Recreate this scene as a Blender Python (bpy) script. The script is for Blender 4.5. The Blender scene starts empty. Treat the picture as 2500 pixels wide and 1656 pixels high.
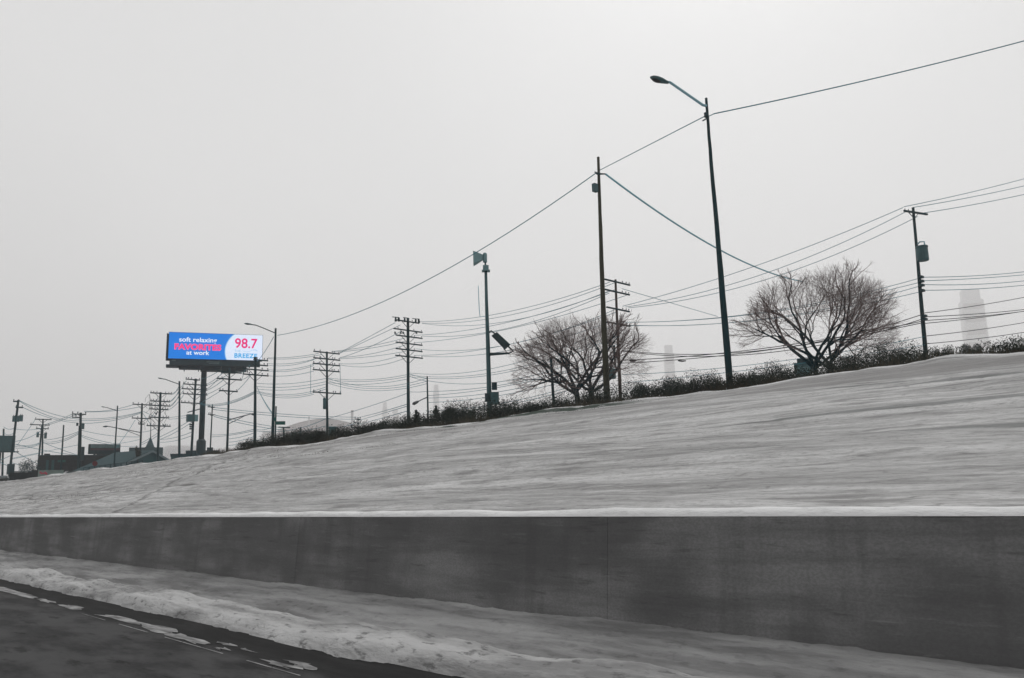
import bpy, math, random
from mathutils import Vector, Matrix, noise

# ------------------------------------------------------------------ camera
sc = bpy.context.scene
C = sc.collection
F = 2004.0                       # focal length in pixels of the 2500 x 1656 frame
CX, CY = 1250.0, 828.0
EYE = Vector((0.0, 0.0, 1.25))
# the motorway runs along +Y, the embankment lies towards +X
_y = Vector((-1930.0, -436.0, -F)).normalized()      # motorway direction seen from the camera
_z = Vector((-320.0, 10628.0, -F)).normalized()      # up seen from the camera
_z = (_z - _y * _z.dot(_y)).normalized()
_x = _y.cross(_z)
CAM_ROT = Matrix((_x, _y, _z))                        # camera -> world
cam_data = bpy.data.cameras.new("camera")
cam_data.sensor_width = 36.0
cam_data.lens = 36.0 * F / 2500.0
cam_data.clip_start = 0.1
cam_data.clip_end = 20000.0
cam = bpy.data.objects.new("camera", cam_data)
C.objects.link(cam)
cam.matrix_world = Matrix.Translation(EYE) @ CAM_ROT.to_4x4()
sc.camera = cam

# ------------------------------------------------------------------ sky and sun
SUN_EL, SUN_AZ = math.radians(48), math.radians(62)    # azimuth from +Y towards +X
sun_dir = Vector((math.sin(SUN_AZ) * math.cos(SUN_EL), math.cos(SUN_AZ) * math.cos(SUN_EL), math.sin(SUN_EL)))
world = bpy.data.worlds.new("World")
sc.world = world
world.use_nodes = True
wt = world.node_tree
wt.nodes.clear()
def wn(t, **k):
    n = wt.nodes.new(t)
    for a, b in k.items():
        setattr(n, a, b)
    return n
tc = wn('ShaderNodeTexCoord')
dotn = wn('ShaderNodeVectorMath', operation='DOT_PRODUCT')
dotn.inputs[1].default_value = sun_dir
wt.links.new(tc.outputs['Generated'], dotn.inputs[0])
ramp = wn('ShaderNodeValToRGB')
mr = wn('ShaderNodeMapRange')
mr.inputs['From Min'].default_value = -1.0
mr.inputs['From Max'].default_value = 1.0
wt.links.new(dotn.outputs['Value'], mr.inputs['Value'])
wt.links.new(mr.outputs['Result'], ramp.inputs['Fac'])
els = ramp.color_ramp.elements
SKY_LOW = (0.615, 0.613, 0.612, 1)
SKY_LO, SKY_MID, SKY_HI = (0.40, 0.40, 0.402, 1), (0.70, 0.698, 0.697, 1), (0.665, 0.665, 0.665, 1)
els[0].position, els[0].color = 0.45, SKY_LO
els[1].position, els[1].color = 0.985, SKY_HI
e = els.new(0.86); e.color = SKY_MID
e = els.new(0.72); e.color = SKY_LOW
cn = wn('ShaderNodeTexNoise')
cn.inputs['Scale'].default_value = 1.6
cn.inputs['Detail'].default_value = 3.0
wt.links.new(tc.outputs['Generated'], cn.inputs['Vector'])
cm = wn('ShaderNodeMapRange')
cm.inputs['From Min'].default_value = 0.3
cm.inputs['From Max'].default_value = 0.7
cm.inputs['To Min'].default_value = 0.97
cm.inputs['To Max'].default_value = 1.03
wt.links.new(cn.outputs['Fac'], cm.inputs['Value'])
cl = wn('ShaderNodeVectorMath', operation='SCALE')
wt.links.new(ramp.outputs['Color'], cl.inputs[0])
wt.links.new(cm.outputs['Result'], cl.inputs['Scale'])
nish = wn('ShaderNodeTexSky', sky_type='NISHITA', sun_disc=False)
nish.sun_elevation = SUN_EL
nish.sun_rotation = SUN_AZ
nish.dust_density = 5.0
hsv = wn('ShaderNodeHueSaturation')
hsv.inputs['Saturation'].default_value = 0.0
wt.links.new(nish.outputs['Color'], hsv.inputs['Color'])
bg1 = wn('ShaderNodeBackground'); bg1.inputs['Strength'].default_value = 1.02
bg2 = wn('ShaderNodeBackground'); bg2.inputs['Strength'].default_value = 0.004
wt.links.new(cl.outputs['Vector'], bg1.inputs['Color'])
wt.links.new(hsv.outputs['Color'], bg2.inputs['Color'])
addsh = wn('ShaderNodeAddShader')
wt.links.new(bg1.outputs[0], addsh.inputs[0]); wt.links.new(bg2.outputs[0], addsh.inputs[1])
wo = wn('ShaderNodeOutputWorld')
wt.links.new(addsh.outputs[0], wo.inputs['Surface'])

sun_data = bpy.data.lights.new("sun", 'SUN')
sun_data.energy = 0.5
sun_data.angle = math.radians(30)
sun_data.color = (1.0, 0.985, 0.97)
sun = bpy.data.objects.new("sun", sun_data)
C.objects.link(sun)
sun.rotation_euler = sun_dir.to_track_quat('Z', 'Y').to_euler()

sc.view_settings.view_transform = 'Standard'
sc.view_settings.look = 'None'
sc.view_settings.exposure = 0.0
sc.view_settings.gamma = 1.0
sc.cycles.volume_bounces = 4
sc.cycles.use_denoising = True

# ------------------------------------------------------------------ helpers
PLAT = 4.45                                            # height of the land above the embankment

def ray(px, py):
    return CAM_ROT @ Vector((px - CX, CY - py, -F))

def P(px, py, R):
    """world point on the sight line of a pixel at horizontal distance R"""
    d = ray(px, py)
    return EYE + d * (R / math.hypot(d.x, d.y))

def onz(px, py, z):
    d = ray(px, py)
    return EYE + d * ((z - EYE.z) / d.z)

def proj(p):
    v = CAM_ROT.transposed() @ (Vector(p) - EYE)
    return CX + F * v.x / -v.z, CY - F * v.y / -v.z, -v.z

def mpp(px, py, R):
    """metres per pixel of the 2500 px frame at that place"""
    return proj(P(px, py, R))[2] / F

class MB:
    def __init__(s):
        s.v, s.f = [], []
    def add(s, vs, fs):
        o = len(s.v)
        s.v += [Vector(v) for v in vs]
        s.f += [tuple(i + o for i in f) for f in fs]
        return s
    def box(s, c, size, ax=None):
        c = Vector(c)
        X, Y, Z = ax if ax else (Vector((1, 0, 0)), Vector((0, 1, 0)), Vector((0, 0, 1)))
        hx, hy, hz = size[0] / 2, size[1] / 2, size[2] / 2
        vs = [c + X * (i * hx) + Y * (j * hy) + Z * (k * hz) for k in (-1, 1) for j in (-1, 1) for i in (-1, 1)]
        return s.add(vs, [(0, 2, 3, 1), (4, 5, 7, 6), (0, 1, 5, 4), (2, 6, 7, 3), (0, 4, 6, 2), (1, 3, 7, 5)])
    def beam(s, a, b, w, h, up=Vector((0, 0, 1))):
        a, b = Vector(a), Vector(b)
        d = (b - a)
        X = d.normalized()
        Y = up.cross(X)
        Y = Y.normalized() if Y.length > 1e-4 else X.orthogonal().normalized()
        Z = X.cross(Y)
        return s.box((a + b) / 2, (d.length, w, h), (X, Y, Z))
    def tube(s, pts, rad, n=6, cap=True):
        pts = [Vector(p) for p in pts]
        if not isinstance(rad, (list, tuple)):
            rad = [rad] * len(pts)
        o = len(s.v)
        ref = None
        for i, p in enumerate(pts):
            t = (pts[min(i + 1, len(pts) - 1)] - pts[max(i - 1, 0)])
            t = t.normalized() if t.length > 1e-9 else Vector((0, 0, 1))
            if ref is None:
                ref = t.orthogonal().normalized()
            ref = (ref - t * ref.dot(t))
            ref = ref.normalized() if ref.length > 1e-6 else t.orthogonal().normalized()
            b = t.cross(ref)
            for k in range(n):
                a = 2 * math.pi * k / n
                s.v.append(p + (ref * math.cos(a) + b * math.sin(a)) * rad[i])
        for i in range(len(pts) - 1):
            for k in range(n):
                k2 = (k + 1) % n
                s.f.append((o + i * n + k, o + i * n + k2, o + (i + 1) * n + k2, o + (i + 1) * n + k))
        if cap:
            s.f.append(tuple(o + k for k in reversed(range(n))))
            e = o + (len(pts) - 1) * n
            s.f.append(tuple(e + k for k in range(n)))
        return s
    def build(s, name, mat, parent=None, smooth=False, loc=None):
        off = Vector(loc) if loc is not None else Vector((0, 0, 0))
        if parent is not None:
            off = world_loc(parent)
        me = bpy.data.meshes.new(name)
        me.from_pydata([tuple(v - off) for v in s.v], [], s.f)
        me.materials.append(mat)
        if smooth:
            me.polygons.foreach_set('use_smooth', [True] * len(me.polygons))
        me.update()
        o = bpy.data.objects.new(name, me)
        C.objects.link(o)
        if parent is not None:
            o.parent = parent
        elif loc is not None:
            o.location = loc
        return o

def world_loc(o):
    v = Vector(o.location)
    while o.parent is not None:
        o = o.parent
        v = v + Vector(o.location)
    return v

def tag(o, label, cat, group=None):
    o['label'] = label
    o['category'] = cat
    if group:
        o['group'] = group
    return o

def thing(name, label, cat, loc, group=None):
    o = bpy.data.objects.new(name, None)
    o.empty_display_size = 0.3
    C.objects.link(o)
    o.location = loc
    return tag(o, label, cat, group)

# ------------------------------------------------------------------ materials
def mat_new(name):
    m = bpy.data.materials.new(name)
    m.use_nodes = True
    nt = m.node_tree
    return m, nt, nt.nodes['Principled BSDF']

def mat(name, col, rough=0.8, var=0.25, scale=6.0, stretch=(1, 1, 1), metal=0.0, bump=0.0, col2=None, detail=4.0):
    """colour with noise variation between two tones"""
    m, nt, b = mat_new(name)
    b.inputs['Roughness'].default_value = rough
    b.inputs['Metallic'].default_value = metal
    co = nt.nodes.new('ShaderNodeTexCoord')
    mp = nt.nodes.new('ShaderNodeMapping')
    mp.inputs['Scale'].default_value = stretch
    nz = nt.nodes.new('ShaderNodeTexNoise')
    nz.inputs['Scale'].default_value = scale
    nz.inputs['Detail'].default_value = detail
    nt.links.new(co.outputs['Object'], mp.inputs['Vector'])
    nt.links.new(mp.outputs['Vector'], nz.inputs['Vector'])
    r = nt.nodes.new('ShaderNodeValToRGB')
    r.color_ramp.elements[0].position = 0.3
    r.color_ramp.elements[1].position = 0.7
    c1 = [c * (1 - var) for c in col]
    c2 = list(col2) if col2 else [min(1, c * (1 + var)) for c in col]
    r.color_ramp.elements[0].color = (*c1, 1)
    r.color_ramp.elements[1].color = (*c2, 1)
    nt.links.new(nz.outputs['Fac'], r.inputs['Fac'])
    nt.links.new(r.outputs['Color'], b.inputs['Base Color'])
    if bump:
        bp = nt.nodes.new('ShaderNodeBump')
        bp.inputs['Strength'].default_value = bump
        bp.inputs['Distance'].default_value = 0.05
        nt.links.new(nz.outputs['Fac'], bp.inputs['Height'])
        nt.links.new(bp.outputs['Normal'], b.inputs['Normal'])
    return m

def mat_emit(name, col, strength=1.0):
    m, nt, b = mat_new(name)
    b.inputs['Base Color'].default_value = (0.01, 0.01, 0.01, 1)
    b.inputs['Roughness'].default_value = 0.6
    b.inputs['Specular IOR Level'].default_value = 0.1
    b.inputs['Emission Color'].default_value = (*col, 1)
    b.inputs['Emission Strength'].default_value = strength
    return m

M = {}
M['wood'] = mat('tarred_pole_wood', (0.001, 0.030, 0.038), 0.85, 0.4, 3.0, (3, 3, 0.3), bump=0.3)
M['wood_olive'] = mat('weathered_pole_wood', (0.040, 0.042, 0.028), 0.85, 0.45, 2.0, (3, 3, 0.25), bump=0.3, col2=(0.055, 0.054, 0.032))
M['wood_brown'] = mat('brown_pole_wood', (0.055, 0.040, 0.033), 0.85, 0.4, 3.0, (3, 3, 0.3), bump=0.3)
M['arm'] = mat('crossarm_wood', (0.001, 0.032, 0.041), 0.85, 0.3, 4.0)
M['iron'] = mat('dark_iron', (0.001, 0.032, 0.042), 0.6, 0.3, 5.0)
M['teal_metal'] = mat('painted_teal_metal', (0.032, 0.098, 0.110), 0.55, 0.18, 2.5)
M['teal_light'] = mat('pale_teal_metal', (0.15, 0.28, 0.30), 0.5, 0.12, 3.0)
M['galv'] = mat('galvanised_steel_arm', (0.25, 0.46, 0.54), 0.45, 0.1, 4.0)
M['wire'] = mat('blue_grey_wire', (0.02, 0.19, 0.25), 0.6, 0.1, 1.0)
M['wire_black'] = mat('black_cable', (0.010, 0.018, 0.020), 0.6, 0.1, 1.0)
M['wire_blue'] = mat('bright_blue_cable', (0.17, 0.44, 0.54), 0.5, 0.1, 1.0)
M['bb_steel'] = mat('billboard_steel', (0.001, 0.028, 0.036), 0.6, 0.35, 1.2, bump=0.1)
M['lens'] = mat('dark_lamp_glass', (0.010, 0.016, 0.02), 0.3, 0.2, 3)
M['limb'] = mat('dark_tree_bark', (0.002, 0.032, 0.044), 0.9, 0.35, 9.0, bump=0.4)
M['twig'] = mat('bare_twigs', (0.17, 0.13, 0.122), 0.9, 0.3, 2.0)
M['limb_brown'] = mat('brown_tree_bark', (0.045, 0.038, 0.030), 0.9, 0.35, 9.0, bump=0.4)
M['scrub'] = mat('dark_scrub_leaves', (0.010, 0.021, 0.018), 0.9, 0.5, 0.9, col2=(0.038, 0.052, 0.042))
M['scrub2'] = mat('grey_green_leaves', (0.018, 0.036, 0.034), 0.9, 0.45, 0.8, col2=(0.036, 0.062, 0.060))
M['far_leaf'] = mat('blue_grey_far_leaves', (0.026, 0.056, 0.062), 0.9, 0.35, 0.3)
M['dry_grass'] = mat('dead_grass_blades', (0.060, 0.055, 0.038), 0.9, 0.5, 0.7)
M['house_wall'] = mat('grey_teal_siding', (0.018, 0.080, 0.092), 0.8, 0.12, 2.0, (0.3, 0.3, 3))
M['house_roof'] = mat('grey_roof_shingle', (0.012, 0.056, 0.066), 0.85, 0.2, 2.0)
M['trim'] = mat('pale_trim', (0.16, 0.22, 0.235), 0.7, 0.1, 2.0)
M['brick'] = mat('dark_brick', (0.019, 0.026, 0.030), 0.9, 0.35, 3.0)
M['green_sign'] = mat('green_sign_sheet', (0.0, 0.085, 0.075), 0.5, 0.1, 2.0)
M['red'] = mat('dull_red_paint', (0.10, 0.010, 0.014), 0.6, 0.25, 1.5)
M['graffiti'] = mat('red_graffiti_paint', (0.42, 0.04, 0.08), 0.6, 0.2, 3.0)
M['conc_old'] = mat('old_concrete', (0.17, 0.22, 0.205), 0.9, 0.2, 1.5)
M['pale_face'] = mat('faded_poster', (0.11, 0.17, 0.18), 0.7, 0.25, 1.2)
M['pink_face'] = mat('faded_poster_band', (0.085, 0.045, 0.06), 0.7, 0.2, 1.2)
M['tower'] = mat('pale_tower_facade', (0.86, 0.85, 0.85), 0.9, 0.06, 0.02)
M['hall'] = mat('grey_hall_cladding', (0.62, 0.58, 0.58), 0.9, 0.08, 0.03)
M['car'] = mat('black_car_paint', (0.012, 0.017, 0.019), 0.3, 0.2, 1.0)
M['glass'] = mat('car_glass', (0.10, 0.13, 0.14), 0.15, 0.2, 1.0)
M['tyre'] = mat('tyre_rubber', (0.012, 0.012, 0.012), 0.9, 0.2, 3.0)

def node_math(nt, op, a, b=None, clamp=False):
    n = nt.nodes.new('ShaderNodeMath')
    n.operation = op
    n.use_clamp = clamp
    for i, x in enumerate((a, b)):
        if x is None:
            continue
        if isinstance(x, (int, float)):
            n.inputs[i].default_value = x
        else:
            nt.links.new(x, n.inputs[i])
    return n.outputs[0]

def noise_out(nt, co, stretch, scale, detail=5.0, rough=0.55, loc=(0, 0, 0)):
    mp = nt.nodes.new('ShaderNodeMapping')
    mp.inputs['Scale'].default_value = stretch
    mp.inputs['Location'].default_value = loc
    nz = nt.nodes.new('ShaderNodeTexNoise')
    nz.inputs['Scale'].default_value = scale
    nz.inputs['Detail'].default_value = detail
    nz.inputs['Roughness'].default_value = rough
    nt.links.new(co, mp.inputs['Vector'])
    nt.links.new(mp.outputs['Vector'], nz.inputs['Vector'])
    return nz.outputs['Fac']

def smooth(nt, v, lo, hi, a=0.0, b=1.0):
    n = nt.nodes.new('ShaderNodeMapRange')
    n.interpolation_type = 'SMOOTHSTEP'
    for k, x in (('From Min', lo), ('From Max', hi), ('To Min', a), ('To Max', b)):
        n.inputs[k].default_value = x
    nt.links.new(v, n.inputs['Value'])
    return n.outputs['Result']

def mixc(nt, fac, a, b):
    n = nt.nodes.new('ShaderNodeMix')
    n.data_type = 'RGBA'
    if isinstance(fac, (int, float)):
        n.inputs[0].default_value = fac
    else:
        nt.links.new(fac, n.inputs[0])
    for i, x in ((6, a), (7, b)):
        if isinstance(x, tuple):
            n.inputs[i].default_value = (*x, 1)
        else:
            nt.links.new(x, n.inputs[i])
    return n.outputs[2]

def bump_to(nt, b, h, strength, dist):
    bp = nt.nodes.new('ShaderNodeBump')
    bp.inputs['Strength'].default_value = strength
    bp.inputs['Distance'].default_value = dist
    nt.links.new(h, bp.inputs['Height'])
    nt.links.new(bp.outputs['Normal'], b.inputs['Normal'])

# --- snowy slope: thin crusted snow, wind-combed along the motorway, dead grass showing through
def make_slope():
    m, nt, b = mat_new('snowy_slope')
    b.inputs['Roughness'].default_value = 0.85
    b.inputs['Specular IOR Level'].default_value = 0.15
    co = nt.nodes.new('ShaderNodeTexCoord').outputs['Object']
    sep = nt.nodes.new('ShaderNodeSeparateXYZ')
    nt.links.new(co, sep.inputs[0])
    X, Y = sep.outputs[0], sep.outputs[1]
    n1 = noise_out(nt, co, (1.0, 0.085, 1.0), 1.3, 6.0, 0.62)
    n2 = noise_out(nt, co, (1.0, 0.16, 1.0), 5.0, 5.0, 0.6, (3, 7, 0))
    n3 = noise_out(nt, co, (1.0, 0.5, 1.0), 9.0, 4.0, 0.6, (11, 2, 0))
    n4 = noise_out(nt, co, (1.0, 0.05, 1.0), 0.42, 3.0, 0.5, (5, 1, 0))
    c = mixc(nt, smooth(nt, n1, 0.36, 0.64), (0.42, 0.418, 0.416), (0.66, 0.658, 0.656))
    c = mixc(nt, smooth(nt, n2, 0.32, 0.52, 0.75, 0.0), c, (0.24, 0.237, 0.235))
    c = mixc(nt, smooth(nt, n2, 0.60, 0.75, 0.0, 0.5), c, (0.82, 0.82, 0.82))
    c = mixc(nt, smooth(nt, n3, 0.27, 0.42, 0.6, 0.0), c, (0.17, 0.165, 0.162))
    n6 = noise_out(nt, co, (1.0, 0.55, 1.0), 2.2, 7.0, 0.68, (6, 3, 0))
    rough_part = smooth(nt, Y, 10.0, 34.0)
    c = mixc(nt, node_math(nt, 'MULTIPLY', rough_part, smooth(nt, n6, 0.34, 0.52, 0.9, 0.0)), c, (0.22, 0.215, 0.21))
    c = mixc(nt, node_math(nt, 'MULTIPLY', rough_part, smooth(nt, n6, 0.56, 0.72, 0.0, 0.6)), c, (0.80, 0.795, 0.79))
    c = mixc(nt, smooth(nt, X, 22.9, 23.35, 0.0, 0.75), c, (0.84, 0.84, 0.84))
    n8 = noise_out(nt, co, (1.0, 0.3, 1.0), 34.0, 4.0, 0.7, (2, 9, 0))
    c = mixc(nt, smooth(nt, n8, 0.34, 0.52, 0.42, 0.0), c, (0.20, 0.197, 0.195))
    n10 = noise_out(nt, co, (1.0, 0.10, 1.0), 13.0, 5.0, 0.65, (7, 7, 0))
    c = mixc(nt, smooth(nt, n10, 0.34, 0.48, 0.4, 0.0), c, (0.21, 0.207, 0.205))
    c = mixc(nt, smooth(nt, n10, 0.56, 0.68, 0.0, 0.4), c, (0.80, 0.80, 0.80))
    n9 = noise_out(nt, co, (1.0, 0.03, 1.0), 3.0, 3.0, 0.5, (8, 4, 0))
    c = mixc(nt, smooth(nt, n9, 0.60, 0.70, 0.0, 0.7), c, (0.16, 0.168, 0.165))
    # the band of bared turf just below the crest
    band = node_math(nt, 'MULTIPLY', smooth(nt, X, 16.0, 20.5), smooth(nt, X, 23.2, 22.3))
    band = node_math(nt, 'MULTIPLY', band, smooth(nt, n4, 0.36, 0.55, 0.1, 0.85))
    c = mixc(nt, band, c, (0.27, 0.265, 0.262))
    # furrow worn along the slope
    w = node_math(nt, 'ADD', X, node_math(nt, 'MULTIPLY', noise_out(nt, co, (0.0, 1.0, 0.0), 0.35, 3.0), 0.5))
    d = node_math(nt, 'ABSOLUTE', node_math(nt, 'SUBTRACT', w, 9.75))
    fur = node_math(nt, 'MULTIPLY', smooth(nt, d, 0.02, 0.11, 0.8, 0.0), smooth(nt, n1, 0.36, 0.56))
    c = mixc(nt, fur, c, (0.10, 0.098, 0.095))
    # track climbing the slope further along
    q = node_math(nt, 'SUBTRACT', X, node_math(nt, 'MULTIPLY', node_math(nt, 'SUBTRACT', Y, 20.0), 0.60))
    q = node_math(nt, 'ADD', q, node_math(nt, 'MULTIPLY', noise_out(nt, co, (1.0, 1.0, 0.0), 0.7, 3.0), 0.9))
    d2 = node_math(nt, 'ABSOLUTE', node_math(nt, 'SUBTRACT', q, 6.9))
    tr = node_math(nt, 'MULTIPLY', smooth(nt, d2, 0.03, 0.17, 0.75, 0.0), smooth(nt, n3, 0.36, 0.56))
    c = mixc(nt, tr, c, (0.11, 0.108, 0.105))
    # bare green verge
    gx = node_math(nt, 'MULTIPLY', smooth(nt, X, 22.55, 22.7), smooth(nt, X, 23.4, 23.2))
    gy = node_math(nt, 'MULTIPLY', smooth(nt, Y, 16.5, 19.0), smooth(nt, Y, 33.0, 28.0))
    g = node_math(nt, 'MULTIPLY', gx, gy)
    g = node_math(nt, 'MULTIPLY', g, smooth(nt, noise_out(nt, co, (1, 0.25, 1), 2.0, 3.0), 0.38, 0.5))
    c = mixc(nt, g, c, (0.045, 0.065, 0.052))
    nt.links.new(c, b.inputs['Base Color'])
    bump_to(nt, b, node_math(nt, 'ADD', n2, node_math(nt, 'MULTIPLY', n3, 0.5)), 0.5, 0.08)
    return m
M['slope'] = make_slope()

def make_snow(name, lo, hi, dirt, salt=False):
    m, nt, b = mat_new(name)
    b.inputs['Roughness'].default_value = 0.8
    b.inputs['Specular IOR Level'].default_value = 0.2
    co = nt.nodes.new('ShaderNodeTexCoord').outputs['Object']
    n1 = noise_out(nt, co, (1.0, 0.2, 1.0), 3.0, 6.0, 0.65)
    n2 = noise_out(nt, co, (1.0, 0.45, 1.0), 14.0, 4.0, 0.6)
    c = mixc(nt, smooth(nt, n1, 0.35, 0.62), lo, hi)
    c = mixc(nt, smooth(nt, n2, 0.30, 0.46, 0.7, 0.0), c, dirt)
    if salt:
        # old gritty spray-soaked snow between the fresh ridge and the wall
        sx = nt.nodes.new('ShaderNodeSeparateXYZ')
        nt.links.new(co, sx.inputs[0])
        old = smooth(nt, node_math(nt, 'ADD', sx.outputs[0], node_math(nt, 'MULTIPLY', n1, 0.3)), 4.48, 4.62, 0.0, 0.72)
        n5 = noise_out(nt, co, (1.0, 0.12, 1.0), 5.0, 5.0, 0.6, (2, 5, 1))
        c = mixc(nt, old, c, mixc(nt, smooth(nt, n5, 0.35, 0.65), (0.15, 0.15, 0.15), (0.40, 0.40, 0.40)))
    nt.links.new(c, b.inputs['Base Color'])
    bump_to(nt, b, node_math(nt, 'ADD', n1, n2), 0.6, 0.04)
    return m
M['bank'] = make_snow('ploughed_dirty_snow', (0.26, 0.26, 0.26), (0.56, 0.56, 0.56), (0.10, 0.10, 0.10), True)
M['cap'] = make_snow('clean_snow', (0.86, 0.86, 0.86), (0.95, 0.95, 0.95), (0.8, 0.8, 0.8))

def make_barrier():
    m, nt, b = mat_new('damp_concrete')
    b.inputs['Roughness'].default_value = 0.75
    co = nt.nodes.new('ShaderNodeTexCoord').outputs['Object']
    n1 = noise_out(nt, co, (1, 0.14, 1.6), 3.2, 6.0, 0.6)
    n2 = noise_out(nt, co, (1, 0.55, 0.7), 1.5, 4.0, 0.5, (4, 4, 1))
    n3 = noise_out(nt, co, (1, 0.10, 1.0), 22.0, 4.0, 0.6)
    n4 = noise_out(nt, co, (1, 1.6, 0.12), 2.2, 4.0, 0.6, (9, 0, 2))
    c = mixc(nt, smooth(nt, n1, 0.35, 0.65), (0.165, 0.165, 0.165), (0.285, 0.285, 0.285))
    c = mixc(nt, smooth(nt, n2, 0.40, 0.60, 0.0, 0.75), c, (0.115, 0.115, 0.116))
    c = mixc(nt, smooth(nt, n4, 0.52, 0.72, 0.0, 0.42), c, (0.095, 0.095, 0.096))
    c = mixc(nt, smooth(nt, n3, 0.58, 0.72, 0.0, 0.5), c, (0.24, 0.24, 0.24))
    c = mixc(nt, smooth(nt, n3, 0.28, 0.42, 0.5, 0.0), c, (0.07, 0.07, 0.07))
    n5 = noise_out(nt, co, (1, 0.6, 1.0), 70.0, 3.0, 0.7, (1, 8, 3))
    c = mixc(nt, smooth(nt, n5, 0.35, 0.65, 0.35, 0.0), c, (0.09, 0.09, 0.09))
    # pale scrapes left by passing wheels
    n7 = noise_out(nt, co, (1, 0.045, 1.0), 16.0, 2.0, 0.4, (3, 1, 6))
    c = mixc(nt, smooth(nt, n7, 0.73, 0.78, 0.0, 0.6), c, (0.33, 0.33, 0.33))
    nt.links.new(c, b.inputs['Base Color'])
    bump_to(nt, b, n3, 0.25, 0.01)
    return m
M['barrier'] = make_barrier()

def make_road():
    m, nt, b = mat_new('wet_asphalt')
    co = nt.nodes.new('ShaderNodeTexCoord').outputs['Object']
    sep = nt.nodes.new('ShaderNodeSeparateXYZ')
    nt.links.new(co, sep.inputs[0])
    n1 = noise_out(nt, co, (1, 0.18, 1), 4.0, 6.0, 0.65)
    n2 = noise_out(nt, co, (1, 0.5, 1), 40.0, 4.0, 0.7)
    c = mixc(nt, smooth(nt, n1, 0.35, 0.65), (0.018, 0.018, 0.019), (0.054, 0.054, 0.055))
    c = mixc(nt, smooth(nt, n2, 0.35, 0.6, 0.35, 0.0), c, (0.022, 0.022, 0.022))
    n3 = noise_out(nt, co, (1, 0.35, 1), 2.2, 5.0, 0.6, (5, 2, 0))
    c = mixc(nt, smooth(nt, n3, 0.40, 0.60, 0.0, 0.7), c, (0.085, 0.085, 0.086))
    n4 = noise_out(nt, co, (1, 0.22, 1), 7.0, 4.0, 0.6, (1, 6, 0))
    c = mixc(nt, smooth(nt, n4, 0.30, 0.44, 0.75, 0.0), c, (0.012, 0.012, 0.012))
    # wet shoulder beside the melting snow
    wet = smooth(nt, node_math(nt, 'ADD', sep.outputs[0], node_math(nt, 'MULTIPLY', n1, 0.25)), 3.30, 3.50)
    c = mixc(nt, node_math(nt, 'MULTIPLY', wet, 0.85), c, (0.009, 0.009, 0.009))
    nt.links.new(c, b.inputs['Base Color'])
    nt.links.new(smooth(nt, n1, 0.3, 0.7, 0.75, 0.9), b.inputs['Roughness'])
    b.inputs['Specular IOR Level'].default_value = 0.15
    bump_to(nt, b, n2, 0.3, 0.01)
    return m
M['road'] = make_road()
M['paint'] = mat('worn_road_paint', (0.10, 0.10, 0.10), 0.8, 0.5, 5.0, (2.2, 0.5, 1), col2=(0.44, 0.44, 0.44))
M['ground'] = mat('snowy_ground', (0.30, 0.30, 0.30), 0.9, 0.4, 0.25)

# ------------------------------------------------------------------ terrain
rnd = random.Random(7)
def fbm(x, y, s=0.0, o=4):
    return noise.fractal(Vector((x, y, s)), 1.0, 2.0, o)

mb = MB()
prof = [(-700, PLAT), (-34, PLAT), (-30, PLAT - 0.1), (-12, -0.06), (5.7, -0.06), (5.72, 0.75), (23.8, PLAT - 0.35), (27, PLAT - 0.03), (2700, PLAT - 0.03)]
ys = [-700, -200, -60, 0, 60, 200, 600, 2700]
for y in ys:
    for x, z in prof:
        mb.v.append(Vector((x, y, z)))
n = len(prof)
for j in range(len(ys) - 1):
    for i in range(n - 1):
        mb.f.append((j * n + i, j * n + i + 1, (j + 1) * n + i + 1, (j + 1) * n + i))
g = mb.build('ground', M['ground'])
g['kind'] = 'structure'

mb = MB()
ROAD_X = (-11.9, 5.69)
mb.add([(ROAD_X[0], -80, 0), (ROAD_X[1], -80, 0), (ROAD_X[1], 600, 0), (ROAD_X[0], 600, 0)], [(0, 1, 2, 3)])
road = mb.build('road', M['road'])
road['kind'] = 'structure'

def slope_z(x, y):
    """snow surface of the embankment"""
    t = (x - 5.6) / (24.0 - 5.6)
    z = 0.90 + (4.40 - 0.90) * t
    z += 0.16 * math.sin(math.pi * min(1, max(0, t)))              # a little convex
    a = min(1.0, max(0.0, t * 5))
    z += a * 0.14 * fbm(x * 0.35, y * 0.06, 1.0)
    z += a * 0.05 * fbm(x * 1.4, y * 0.25, 2.0)
    z += 0.018 * fbm(x * 4.0, y * 1.1, 3.0, 3)
    lip = math.exp(-((x - 23.3) / 0.8) ** 2)
    z += lip * (0.10 + 0.22 * fbm(2.0, y * 0.16, 5.0) + 0.08 * fbm(9.0, y * 0.6, 6.0))
    z -= 0.05 * math.exp(-((x - 9.5) / 0.12) ** 2)
    if x > 24.0:
        z = z + (PLAT + 0.02 - z) * min(1.0, (x - 24.0) / 2.0)
    return z

xs = [5.62 + 0.14 * i for i in range(int((28.5 - 5.62) / 0.14))]
yy = []
y = -22.0
while y < 330:
    yy.append(y)
    y += 0.28 + max(0, y - 12) * 0.012
mb = MB()
n = len(xs)
for y in yy:
    for x in xs:
        mb.v.append(Vector((x, y, slope_z(x, y))))
for j in range(len(yy) - 1):
    for i in range(n - 1):
        mb.f.append((j * n + i, j * n + i + 1, (j + 1) * n + i + 1, (j + 1) * n + i))
emb = mb.build('embankment', M['slope'], smooth=True)
emb['kind'] = 'structure'

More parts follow.
